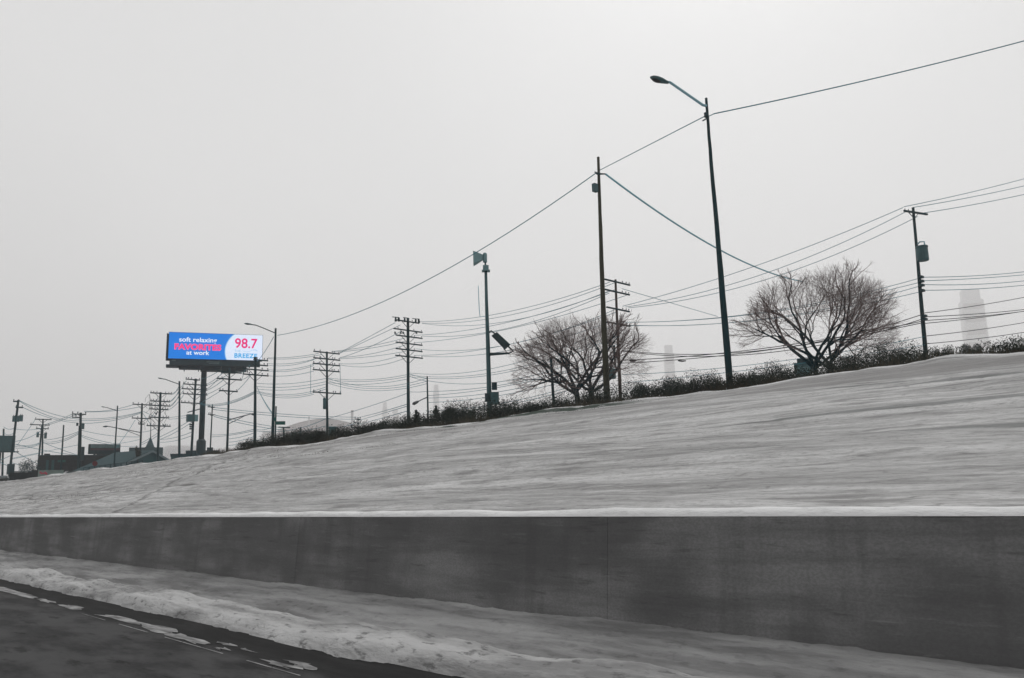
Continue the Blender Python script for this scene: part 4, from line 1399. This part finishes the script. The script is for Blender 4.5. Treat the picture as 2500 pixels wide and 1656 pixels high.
# ------------------------------------------------------------------ shrubs, far trees and scrub
def leaf_cloud(mb, c, rx, ry, rz, n, size, rg, clump=7, flat=0.0):
    cl = []
    for k in range(clump):
        a = rg.uniform(0, 6.283); q = math.sqrt(rg.random()) * 0.75
        cl.append((Vector((math.cos(a) * q * rx, math.sin(a) * q * ry, rg.uniform(-0.5, 0.62) * rz)), rg.uniform(0.35, 0.6)))
    for i in range(n):
        o, f = rg.choice(cl)
        while True:
            v = Vector((rg.uniform(-1, 1), rg.uniform(-1, 1), rg.uniform(-1, 1)))
            if v.length < 1: break
        p = c + o + Vector((v.x * rx * f, v.y * ry * f, v.z * rz * f))
        d = Vector((rg.gauss(0, 1), rg.gauss(0, 1), rg.gauss(0.3, 0.8))).normalized() * size * rg.uniform(0.6, 1.5)
        e = d.orthogonal().normalized() * size * rg.uniform(0.3, 0.6)
        e = Matrix.Rotation(rg.uniform(0, 6.283), 3, d.normalized()) @ e
        k = len(mb.v)
        mb.v += [p - d * 0.5, p + e * 0.5, p + d * 0.5, p - e * 0.5]
        mb.f.append((k, k + 1, k + 2, k + 3))

def shrub(name, label, px, top_py, half_px, R, m, n, seed, size_px=6.0, conical=False, cat='shrub', group='shrubs on the crest', zbase=None):
    rg = random.Random(seed)
    t = P(px, top_py, R)
    s = mpp(px, top_py, R)
    base = Vector((t.x, t.y, PLAT if zbase is None else zbase))
    h = t.z - base.z
    rx = half_px * s
    root = thing(name, label, cat, base, group)
    mb = MB()
    # only the upper part shows over the crest; the crown still reaches down to its stems
    vis = max(h * 0.35, min(h * 0.92, rx * 2.2))
    if conical:
        lv = 6
        for k in range(lv):
            f = k / lv
            leaf_cloud(mb, base + UP * (h - vis + vis * (f + 0.5 / lv)), rx * (1 - f * 0.85), rx * (1 - f * 0.85), vis / lv * 0.9, n // lv, size_px * s, rg, 5)
    else:
        leaf_cloud(mb, base + UP * (h - vis * 0.5), rx, rx * 0.8, vis * 0.5, n, size_px * s, rg, 11)
    mb.build('foliage', M[m], root)
    for k in range(4):
        a = rg.uniform(0, 6.283); q = rg.uniform(0.1, 0.6) * rx
        tip = base + Vector((math.cos(a) * q, math.sin(a) * q, h * rg.uniform(0.6, 0.95)))
        MB().tube([base + Vector((math.cos(a) * q * 0.2, math.sin(a) * q * 0.2, -0.1)), base.lerp(tip, 0.5) + Vector((rg.uniform(-.1, .1), 0, 0)), tip], [0.035 * h / 2, 0.02 * h / 2, 0.006], 4, cap=False).build('stem', M['limb_brown'], root)
    return root

SH = [  # label, px, top, half width, R, material, faces, conical
    ('narrow conical bush left of the drooping-lamp pole', 1017, 1003, 15, 66, 'scrub2', 900, True),
    ('narrow conical bush right of the drooping-lamp pole', 1064, 994, 19, 66, 'scrub2', 1000, True),
    ('taller rounded bush further right of the drooping-lamp pole', 1099, 985, 27, 64, 'scrub2', 1400, False),
    ('broad bush reaching the siren pole from the left', 1146, 994, 36, 64, 'scrub2', 1500, False),
    ('broad bush just right of the siren pole', 1226, 986, 36, 66, 'scrub2', 1500, False),
    ('low wide bush between siren pole and stub pole', 1305, 992, 46, 68, 'far_leaf', 1400, False),
    ('pale teal bush right of the stub pole', 1378, 978, 24, 62, 'scrub2', 1000, False),
    ('dark bush behind the foot of the bent pole', 1455, 950, 50, 44, 'scrub', 1700, False),
    ('upright leafy bush right of the brown pole', 1562, 930, 32, 56, 'scrub2', 1300, False),
    ('rounded bush with ragged top halfway to the nearest lamp', 1640, 916, 34, 60, 'scrub2', 1300, False),
    ('wide bush touching the nearest lamp from the left', 1715, 906, 52, 62, 'scrub2', 1900, False),
    ('low bush just right of the nearest lamp', 1822, 905, 34, 60, 'scrub2', 1200, False),
    ('bush under the left boughs of the domed tree', 1905, 880, 50, 52, 'scrub2', 1500, False),
    ('large dark evergreen bush right of the domed tree', 2180, 828, 72, 60, 'scrub2', 2800, False),
    ('dark bush at the foot of the domed tree', 2080, 868, 42, 50, 'scrub', 1500, False),
    ('small flat-topped bush right of the rightmost pole', 2296, 847, 32, 78, 'scrub2', 1000, False),
    ('tall squarish bush near the right edge', 2366, 826, 34, 78, 'scrub2', 1400, False),
    ('broad bush cut by the right edge', 2478, 818, 62, 78, 'scrub2', 1900, False),
    ('small bush in front of the five-armed pole', 900, 1042, 26, 72, 'scrub2', 1000, False),
    ('bush left of the six-armed tall pole', 955, 1030, 30, 70, 'scrub2', 1200, False),
]
for i, (lab, px, ty, hw, R, m, nf, con) in enumerate(SH):
    shrub('shrub', lab, px, ty, hw, R, m, nf * 3, 100 + i, 3.2, con)
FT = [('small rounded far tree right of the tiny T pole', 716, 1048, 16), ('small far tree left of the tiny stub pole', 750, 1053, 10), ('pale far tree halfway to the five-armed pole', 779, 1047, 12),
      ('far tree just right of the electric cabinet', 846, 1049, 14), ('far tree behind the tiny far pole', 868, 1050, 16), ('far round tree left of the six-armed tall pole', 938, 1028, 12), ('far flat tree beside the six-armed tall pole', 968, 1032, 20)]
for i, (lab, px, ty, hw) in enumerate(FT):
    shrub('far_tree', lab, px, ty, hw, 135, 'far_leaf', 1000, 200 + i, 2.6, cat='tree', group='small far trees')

# thick scrub and dead grass along the crest: nobody could count it
rg = random.Random(3)
mb, mg = MB(), MB()
for i in range(1900):
    y = -12 + 64 * rg.random() ** 1.3
    x = 24.9 + rg.uniform(-0.6, 1.3)
    amp = 0.55 + 0.9 * max(0, fbm(y * 0.12, 3.3, 1.0, 3)) + 0.02 * max(0, y)
    if y < 9: amp *= 0.85
    amp *= 1.0 - 0.5 * min(1.0, max(0.0, (y - 28) / 22.0))
    if fbm(y * 0.25, 7.7, 4.0, 3) < -0.28 and rg.random() < 0.7: continue
    h = amp * rg.uniform(0.45, 1.0)
    z0 = slope_z(x, y) - 0.05
    leaf_cloud(mb, Vector((x, y, z0 + h * 0.45)), 0.45, 0.6, h * 0.55, 120, 0.050 + 0.0007 * max(0, y), rg, 5)
for i in range(9000):
    y = -12 + 70 * rg.random() ** 1.5
    x = 24.25 + abs(rg.gauss(0, 0.5))
    z0 = slope_z(x, y) - 0.03
    h = rg.uniform(0.12, 0.42) * (1.0 + 0.6 * fbm(y * 0.3, 1.0, 2.0, 3))
    tip = Vector((x + rg.gauss(0, 0.09), y + rg.gauss(0, 0.16), z0 + h))
    w = 0.012 + 0.0004 * max(0, y)
    k = len(mg.v)
    mg.v += [Vector((x, y - w, z0)), Vector((x, y + w, z0)), tip]
    mg.f.append((k, k + 1, k + 2))
o = mb.build('scrub', M['scrub']); o['kind'] = 'stuff'
tag(o, 'dense dark winter scrub running along the crest of the slope', 'scrub')
o = mg.build('dead_grass', M['dry_grass']); o['kind'] = 'stuff'
tag(o, 'dead brown grass along the snowy crest', 'grass')
mg = MB()
for i in range(90000):
    y = -4 + 110 * rg.random() ** 1.25
    x = rg.uniform(6.2, 24.0)
    if math.hypot(x, y) < 27 or fbm(x * 0.5, y * 0.16, 12.0, 4) < 0.12 + 0.3 * rg.random():
        continue
    z0 = slope_z(x, y) - 0.01
    h = rg.uniform(0.015, 0.055)
    w = 0.006 + 0.0002 * max(0, y)
    k = len(mg.v)
    mg.v += [Vector((x, y - w, z0)), Vector((x, y + w, z0)), Vector((x + rg.gauss(0, 0.03), y + rg.gauss(0, 0.06), z0 + h))]
    mg.f.append((k, k + 1, k + 2))
o = mg.build('grass_stubble', M['dry_grass']); o['kind'] = 'stuff'
tag(o, 'short dead grass tips poking through the thin snow of the slope', 'grass')
# far wood seen as one mass
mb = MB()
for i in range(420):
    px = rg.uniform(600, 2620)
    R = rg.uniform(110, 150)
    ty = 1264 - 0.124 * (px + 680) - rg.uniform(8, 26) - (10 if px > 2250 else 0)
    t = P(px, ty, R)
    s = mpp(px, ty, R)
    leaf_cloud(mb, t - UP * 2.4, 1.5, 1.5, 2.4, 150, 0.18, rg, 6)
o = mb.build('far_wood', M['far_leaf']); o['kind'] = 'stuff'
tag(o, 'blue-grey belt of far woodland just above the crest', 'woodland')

# ------------------------------------------------------------------ buildings
def frame_at(px, py, R, yaw_deg=0.0):
    c = P(px, py, R)
    v = (c - EYE); v.z = 0; v.normalize()
    r_ = Matrix.Rotation(math.radians(yaw_deg), 3, 'Z')
    v = r_ @ v
    return c, v.cross(UP), v, mpp(px, py, R)

# brick building
c, sd, vw, s = frame_at(205, 1113, 182)
zr = c.z
L_, D_ = 192 * s, 9.0
base = Vector((c.x, c.y, PLAT)) + vw * D_ / 2
bld = thing('brick_building', 'long low dark brick building with flat parapet roof', 'building', base)
hh = zr - PLAT
MB().box(base + UP * (hh / 2 - 0.1), (L_, D_, hh + 0.2), (sd, vw, UP)).build('wall', M['brick'], bld)
rf = MB().box(base + UP * (hh + 0.08), (L_ + 0.3, D_ + 0.3, 0.16), (sd, vw, UP)).build('roof', M['iron'], bld)
for u, w_, h_ in ((-0.42, 1.0, 0.5), (0.30, 4.8, 0.35)):
    MB().box(base + sd * (u * L_) + UP * (hh + 0.16 + h_ / 2), (w_, 1.2, h_), (sd, vw, UP)).build('parapet_block', M['brick'], rf)
front = base - vw * (D_ / 2)
for k, u in enumerate((-0.40, -0.34)):
    MB().box(front + sd * (u * L_) + UP * (hh - 2.6), (0.45, 0.16, 3.6), (sd, vw, UP)).build('pilaster', M['house_wall'], bld)
MB().box(front + sd * (-0.245 * L_) - vw * 0.08 + UP * (hh - 1.0), (1.35, 0.1, 0.42), (sd, vw, UP)).build('wall_sign', M['green_sign'], bld)
for k in range(4):
    q = front + sd * ((-0.20 + 0.11 * k) * L_) - vw * 0.03 + UP * (hh - 2.7)
    wdw = MB().box(q, (0.9, 0.06, 1.3), (sd, vw, UP)).build('window', M['lens'], bld)
    MB().box(q - UP * 0.72 - vw * 0.04, (1.1, 0.14, 0.1), (sd, vw, UP)).build('sill', M['conc_old'], wdw)

# gabled house: the gable turned to the right, a long roof slope towards the left
c, sd, vw, s = frame_at(369, 1101.5, 158, 0)
G = (Matrix.Rotation(math.radians(42), 3, 'Z') @ (-vw)).normalized()      # the way the gable faces
W_ = G.cross(UP).normalized()
if W_.dot(sd) > 0: W_ = -W_                                                # towards the left eave
peak = c.copy()
base = Vector((peak.x, peak.y, PLAT))
hw_, ln = 9.0, 8.4
drop = 3.7
ez = peak.z - drop
house = thing('gabled_house', 'grey-teal building with a low gable edged by pale trim', 'building', base)
a0 = base + W_ * hw_; a1 = base - W_ * hw_
q = [a0 - UP * 0.1, a1 - UP * 0.1, Vector((a1.x, a1.y, ez)), peak - UP * 0.05, Vector((a0.x, a0.y, ez))]
mb = MB()
mb.v += q + [p - G * ln for p in q]
mb.f += [(0, 1, 2, 3, 4), (9, 8, 7, 6, 5), (0, 4, 9, 5), (1, 6, 7, 2), (2, 7, 8, 3), (3, 8, 9, 4)]
mb.build('wall', M['house_wall'], house)
for sg in (1, -1):
    e0 = peak + UP * 0.06; e1 = base + W_ * (sg * (hw_ + 0.6)); e1 = Vector((e1.x, e1.y, ez - drop * 0.6 / hw_ + 0.06))
    mb = MB()
    f0, f1 = e0 + G * 0.4, e1 + G * 0.4
    b0, b1 = e0 - G * (ln + 0.4), e1 - G * (ln + 0.4)
    mb.add([f0, f1, b1, b0, f0 + UP * 0.14, f1 + UP * 0.14, b1 + UP * 0.14, b0 + UP * 0.14], [(0, 1, 2, 3), (7, 6, 5, 4), (0, 4, 5, 1), (2, 6, 7, 3), (1, 5, 6, 2), (0, 3, 7, 4)])
    mb.build('roof', M['house_roof'], house)
    MB().beam(f0 + G * 0.06 - UP * 0.1, f1 + G * 0.06 - UP * 0.1, 0.08, 0.34).build('rake_trim', M['trim'], house)
MB().box(base + W_ * 0.5 + G * 0.05 + UP * (ez - PLAT - 1.0), (0.12, 0.1, 3.2), (W_, G, UP)).build('downpipe', M['iron'], house)
MB().box(base - W_ * 2.0 + G * 0.03 + UP * (ez - PLAT - 0.2), (1.6, 0.06, 1.2), (W_, G, UP)).build('window', M['lens'], house)
# vine-covered thicket round the foot of the pole in front of the house
shrub('shrub', 'dark column of vines round the pole before the gabled house', 338, 1086, 6, 156, 'scrub', 900, 301, 3.0, group='shrubs by the gabled house')
shrub('shrub', 'ragged bush right of the vine column on the gabled house roof line', 351, 1096, 7, 200, 'far_leaf', 500, 302, 3.0, group='shrubs by the gabled house')

# church with spire
c, sd, vw, s = frame_at(367.5, 1069, 260)
base = Vector((c.x, c.y, PLAT))
ch = thing('church', 'far church tower with a thin pointed spire', 'church', base)
zb = P(367.5, 1092, 260).z
MB().box(base + UP * ((zb - PLAT) / 2), (2.6, 2.6, zb - PLAT), (sd, vw, UP)).build('tower', M['house_roof'], ch)
MB().tube([Vector((base.x, base.y, zb)), Vector((base.x, base.y, c.z))], [1.25, 0.16], 8).build('spire', M['house_roof'], ch)
MB().tube([c, P(368.5, 1024, 260)], [0.14, 0.07], 6).build('finial', M['iron'], ch)
MB().box(base - sd * 1 + UP * (zb - PLAT - 1.5) + vw * 5, (9, 8, 3), (sd, vw, UP)).box(base + UP * ((zb - PLAT - 3) / 2) + vw * 5, (8.6, 7.6, zb - PLAT - 3.0), (sd, vw, UP)).build('nave', M['house_roof'], ch)

def shed(label, x0, x1, ytop, R, m, roofm, over=0.3, group=None, name='low_building'):
    c, sd, vw, s = frame_at((x0 + x1) / 2, ytop, R)
    w_ = (x1 - x0) * s
    base = Vector((c.x, c.y, PLAT)) + vw * 4
    o = thing(name, label, 'building', base, group)
    h = c.z - PLAT
    MB().box(base + UP * (h / 2 - 0.2), (w_, 8, h), (sd, vw, UP)).build('wall', M[m], o)
    rf = MB().box(base + UP * (h - 0.1), (w_ + over, 8 + over, 0.2), (sd, vw, UP)).build('roof', M[roofm], o)
    MB().box(base + sd * w_ * 0.2 + UP * (h + 0.4), (1.2, 1.2, 0.8), (sd, vw, UP)).build('roof_vent', M['iron'], rf)
    for k in range(3):
        MB().box(base - vw * 4.03 + sd * w_ * (-0.3 + 0.3 * k) + UP * (h - 1.5), (w_ * 0.12, 0.06, 0.9), (sd, vw, UP)).build('window', M['lens'], o)
    return o
shed('low teal building behind the left street lamp', 420, 478, 1108, 172, 'house_wall', 'house_roof')
shed('flat-roofed building behind the billboard column base', 470, 530, 1100, 178, 'house_wall', 'iron')
shed('low grey building behind the three-armed pole', 532, 622, 1105, 165, 'house_wall', 'house_roof')
shed('small pale blue shed glimpsed under the domed tree', 1944, 1976, 886, 62, 'teal_light', 'teal_metal')

# red roofs half hidden by the crest
def red_roof(label, x0, x1, ytop, R):
    c, sd, vw, s = frame_at((x0 + x1) / 2, ytop, R)
    base = Vector((c.x, c.y, PLAT))
    o = thing('kiosk', label, 'kiosk', base)
    h = c.z - PLAT
    w_ = (x1 - x0) * s
    MB().box(base + UP * (h - 1.0) / 2, (w_ * 0.9, 3, h - 1.0), (sd, vw, UP)).build('wall', M['house_wall'], o)
    mb = MB()
    e = [base + sd * (sx * w_ / 2) + vw * (sy * 1.8) + UP * (h - 1.05) for sx, sy in ((-1, -1), (1, -1), (1, 1), (-1, 1))]
    t = [base + sd * (sx * w_ * 0.2) + UP * h for sx in (-1, 1)]
    mb.add(e + t, [(0, 1, 5, 4), (1, 2, 5), (2, 3, 4, 5), (3, 0, 4), (3, 2, 1, 0)])
    mb.build('roof', M['red'], o)
red_roof('small kiosk with a dull red hipped roof below the billboard-end pole', 556, 588, 1098, 112)
red_roof('tiny red roof left of the billboard street lamp foot', 640, 664, 1084, 84)

# hall and hazy towers
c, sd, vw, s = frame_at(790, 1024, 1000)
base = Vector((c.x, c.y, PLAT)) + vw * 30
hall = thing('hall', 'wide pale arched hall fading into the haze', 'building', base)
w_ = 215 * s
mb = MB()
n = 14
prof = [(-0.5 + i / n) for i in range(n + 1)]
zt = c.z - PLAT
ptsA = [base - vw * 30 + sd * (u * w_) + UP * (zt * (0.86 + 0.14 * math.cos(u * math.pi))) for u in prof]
ptsB = [p + vw * 60 for p in ptsA]
gA = [Vector((p.x, p.y, PLAT - 0.5)) for p in ptsA]; gB = [Vector((p.x, p.y, PLAT - 0.5)) for p in ptsB]
m_ = n + 1
mb.v += ptsA + ptsB + gA + gB
for i in range(n):
    mb.f.append((2 * m_ + i, 2 * m_ + i + 1, i + 1, i))
    mb.f.append((m_ + i, m_ + i + 1, 3 * m_ + i + 1, 3 * m_ + i))
mb.f.append((0, m_, 3 * m_, 2 * m_)); mb.f.append((n, 2 * m_ + n, 3 * m_ + n, m_ + n))
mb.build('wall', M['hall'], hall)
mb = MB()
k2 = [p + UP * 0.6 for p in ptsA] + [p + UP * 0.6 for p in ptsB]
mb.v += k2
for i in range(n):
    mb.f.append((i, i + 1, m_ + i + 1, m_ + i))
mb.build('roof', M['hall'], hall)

def tower(label, x0, x1, ytop, R, name='tower_block', steps=1, bands=0):
    c, sd, vw, s = frame_at((x0 + x1) / 2, ytop, R, 12)
    base = Vector((c.x, c.y, PLAT))
    h = c.z - PLAT
    w_ = (x1 - x0) * s
    o = thing(name, label, 'tower', base, 'hazy towers far off')
    mb = MB()
    mb.box(base + UP * (h * 0.47), (w_, w_ * 0.8, h * 0.94), (sd, vw, UP))
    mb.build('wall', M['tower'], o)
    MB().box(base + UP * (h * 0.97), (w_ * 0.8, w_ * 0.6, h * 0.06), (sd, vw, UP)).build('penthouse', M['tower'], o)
    for k in range(bands):
        MB().box(base - vw * (w_ * 0.4 + 0.3) + UP * (h * (0.1 + 0.84 * (k + 0.5) / bands)), (w_ * 0.86, 0.5, h * 0.84 / bands * 0.45), (sd, vw, UP)).build('window_band', M['hall'], o)
    return o
tower('hazy tower block near the right edge', 2342, 2390, 710, 2000, bands=12)
tower('hazy tower block left of the nearest lamp', 1620, 1642, 844, 2050, bands=8)
tower('hazy slender tower behind the drooping-lamp pole', 1058, 1071, 940, 2000)
tower('hazy slender tower left of the six-armed tall pole', 934, 945, 983, 2000)
tower('stubby hazy tower just left of the six-armed tall pole', 958, 972, 1000, 2000)
tower('hazy block behind the billboard street lamp', 640, 664, 1053, 1000)
tower('faint low block between billboard column and lamp', 400, 480, 1090, 1100)
c = P(860, 1005, 600)
ob = thing('smokestack', 'thin hazy smokestack over the arched hall', 'chimney', Vector((c.x, c.y, PLAT)))
MB().tube([Vector((c.x, c.y, PLAT - 0.2)), c], [1.4, 0.9], 10).build('stack', M['tower'], ob)
MB().tube([c - UP * 0.3, c + UP * 0.8], 1.05, 10).build('rim', M['hall'], ob)
c = P(754.5, 1017, 500)
ob = thing('smokestack', 'thin hazy mast left of the five-armed pole', 'mast', Vector((c.x, c.y, PLAT)))
MB().tube([Vector((c.x, c.y, PLAT - 0.2)), c], [0.5, 0.4], 10).build('stack', M['tower'], ob)

# ------------------------------------------------------------------ signs, walls, cars
c, sd, vw, s = frame_at(674, 989, 60)
base = Vector((c.x, c.y, PLAT))
ob = thing('street_sign', 'green street name sign on a post beside the billboard street lamp', 'sign', base)
MB().box(base + UP * ((c.z - PLAT) / 2 - 0.1), (0.10, 0.08, c.z - PLAT), (sd, vw, UP)).build('post', M['iron'], ob)
MB().box(P(684.5, 1033, 59.9), (23 * s, 0.03, 8.5 * s), (sd, vw, UP)).build('sign_blade', M['green_sign'], ob)
MB().box(P(671.5, 1024, 59.85), (5 * s, 0.5, 9 * s), (sd, vw, UP)).build('sign_blade', M['green_sign'], ob)
c, sd, vw, s = frame_at(812, 1044, 70)
base = Vector((c.x, c.y, PLAT))
ob = thing('electric_cabinet', 'grey electric cabinet beside the five-armed pole', 'cabinet', base)
h = c.z - PLAT
MB().box(base + UP * h / 2, (18 * s, 0.6, h), (sd, vw, UP)).build('case', M['teal_metal'], ob)
MB().box(base + UP * (h + 0.03), (20 * s, 0.7, 0.06), (sd, vw, UP)).build('lid', M['teal_light'], ob)
MB().box(base + sd * 0.42 - vw * 0.2 + UP * (h / 2), (0.1, 0.08, h * 1.02), (sd, vw, UP)).build('marker_post', M['iron'], ob)
c, sd, vw, s = frame_at(231.7, 1132, 125)
base = Vector((c.x, c.y, PLAT))
ob = thing('stop_sign', 'octagonal red stop sign on a post by the brick building', 'sign', base)
MB().tube([base - UP * 0.2, c + UP * 0.3], 0.05, 6).build('post', M['iron'], ob)
mb = MB()
for z_ in (-0.06, -0.09):
    mb.v += [c + vw * z_ + (sd * math.cos(math.pi / 8 + k * math.pi / 4) + UP * math.sin(math.pi / 8 + k * math.pi / 4)) * 6.2 * s for k in range(8)]
mb.f += [tuple(range(8)), tuple(range(15, 7, -1))] + [(k, (k + 1) % 8, 8 + (k + 1) % 8, 8 + k) for k in range(8)]
mb.build('plate', M['red'], ob)
# graffitied parapet and dark wall
c, sd, vw, s = frame_at(124.5, 1149, 108)
base = Vector((c.x, c.y, PLAT))
ob = thing('concrete_block', 'grey-green concrete block with a red graffiti scrawl', 'concrete block', base)
h = c.z - PLAT
MB().box(base + UP * (h / 2 - 0.1), (54 * s, 0.8, h + 0.1), (sd, vw, UP)).box(base + UP * (h - 0.02), (55 * s, 0.86, 0.10), (sd, vw, UP)).build('body', M['conc_old'], ob)
gm = MB()
prev = None
for k in range(26):
    t = k / 25
    p = base - vw * 0.405 + sd * ((-23 + 15 * t) * s) + UP * (h - 6.5 * s + 3.8 * s * math.sin(t * 19) * (0.6 + 0.4 * math.cos(t * 7)))
    if prev is not None:
        gm.beam(prev, p, 0.01, 2.4 * s, UP)
    prev = p
gm.build('graffiti', M['graffiti'], ob)
c, sd, vw, s = frame_at(56, 1151, 112)
base = Vector((c.x, c.y, PLAT))
ob = thing('boundary_wall', 'low dark boundary wall at the far left below the leaning pole', 'wall', base)
h = c.z - PLAT
MB().box(base + UP * (h / 2 - 0.1), (54 * s, 0.4, h), (sd, vw, UP)).build('wall', M['brick'], ob)
MB().box(base + UP * (h - 0.02), (55 * s, 0.5, 0.08), (sd, vw, UP)).build('coping', M['iron'], ob)
MB().box(base + sd * 26 * s + UP * (h / 2), (0.6, 0.6, h + 0.25), (sd, vw, UP)).build('pier', M['brick'], ob)
shrub('shrub', 'pale twiggy bush behind the dark wall at the far left', 75, 1122, 26, 140, 'far_leaf', 1200, 303, 3.6, group='shrubs by the dark wall')

def car(label, px, py, R, yaw, m):
    c, sd, vw, s = frame_at(px, py, R, yaw)
    base = Vector((c.x, c.y, PLAT))
    o = thing('parked_car', label, 'car', base, 'cars parked behind the crest')
    k = (c.z - PLAT) / 1.5
    prof = [(-2.2, 0.35), (-2.25, 0.75), (-2.0, 0.92), (-1.35, 0.98), (-0.7, 1.45), (0.9, 1.5), (1.7, 1.02), (2.2, 0.92), (2.25, 0.4)]
    mb = MB()
    n = len(prof)
    for w_ in (-0.88, -0.70, 0.70, 0.88):
        for x, z in prof:
            zz = z if abs(w_) < 0.8 else min(z, 0.98)
            ww = w_
            if abs(w_) < 0.8 and z < 1.2: ww = w_ * 1.2
            mb.v.append(base + sd * x * k + vw * ww * k + UP * zz * k)
    for j in range(3):
        for i in range(n - 1):
            mb.f.append((j * n + i, j * n + i + 1, (j + 1) * n + i + 1, (j + 1) * n + i))
        mb.f.append((j * n + n - 1, j * n, (j + 1) * n, (j + 1) * n + n - 1))
    mb.f.append(tuple(range(n))[::-1]); mb.f.append(tuple(range(3 * n, 4 * n)))
    mb.build('body', m, o)
    for sg in (-1, 1):
        q = [base + sd * x * k + vw * sg * y_ * k + UP * z * k for x, z, y_ in ((-1.2, 1.02, 0.87), (-0.65, 1.38, 0.76), (0.85, 1.42, 0.75), (1.5, 1.03, 0.87))]
        MB().add(q, [(0, 1, 2, 3)]).build('side_window', M['glass'], o)
    q = [base + sd * x * k + vw * y_ * k + UP * (z + 0.02) * k for x, y_, z in ((-1.34, -0.7, 1.0), (-1.34, 0.7, 1.0), (-0.74, 0.62, 1.43), (-0.74, -0.62, 1.43))]
    MB().add(q, [(0, 1, 2, 3)]).build('windscreen', M['glass'], o)
    for x in (-1.4, 1.4):
        for sg in (-1, 1):
            p = base + sd * x * k + vw * sg * 0.80 * k + UP * 0.33 * k
            MB().tube([p - vw * 0.1 * k, p + vw * 0.1 * k], 0.33 * k, 14).build('wheel', M['tyre'], o)
car('dark car roof showing above the crest before the brick building', 178, 1150.5, 127, 15, M['car'])
car('dark car at the lower left edge by the leaning pole', 8, 1161, 121, 80, M['car'])

# chain-link fence along the crest before the gabled house
fen = thing('chain_link_fence', 'thin dark chain-link fence before the gabled house', 'fence', Vector((P(280, 1140, 112).x, P(280, 1140, 112).y, PLAT)))
tops = []
for k in range(12):
    px = 205 + k * 13
    py = 1264 - 0.124 * (px + 680) - 12.5
    p = P(px, py, 104 - k * 0.6)
    b = Vector((p.x, p.y, PLAT - 0.2))
    MB().tube([b, p], 0.045, 6).build('post', M['iron'], fen)
    tops.append(p)
rl = MB()
for i in range(len(tops) - 1):
    MB().tube([tops[i], tops[i + 1]], 0.03, 5).build('top_rail', M['iron'], fen)
ml = MB()
for i in range(len(tops) - 1):
    a, b = tops[i], tops[i + 1]
    for j in range(8):
        p = a.lerp(b, j / 8); q = a.lerp(b, (j + 2) / 8)
        ml.tube([p, q - UP * 1.2], 0.007, 3, cap=False)
        ml.tube([q, p - UP * 1.2], 0.007, 3, cap=False)
o = ml.build('wire_mesh', M['iron'], fen); o['kind'] = 'stuff'

# ------------------------------------------------------------------ the winter haze
HB = (-720, 2720, -720, 2720, -1.2, 425)
mb = MB().box(((HB[0] + HB[1]) / 2, (HB[2] + HB[3]) / 2, (HB[4] + HB[5]) / 2), (HB[1] - HB[0], HB[3] - HB[2], HB[5] - HB[4]))
hm_ = bpy.data.materials.new('winter_haze')
hm_.use_nodes = True
nt = hm_.node_tree
nt.nodes.clear()
pv = nt.nodes.new('ShaderNodeVolumePrincipled')
pv.inputs['Color'].default_value = (0.99, 0.984, 0.982, 1)
pv.inputs['Density'].default_value = 0.0005
pv.inputs['Anisotropy'].default_value = 0.8
mo = nt.nodes.new('ShaderNodeOutputMaterial')
nt.links.new(pv.outputs['Volume'], mo.inputs['Volume'])
hz_ = mb.build('haze', hm_)
hz_['kind'] = 'stuff'
tag(hz_, 'pale winter haze filling the air', 'haze')
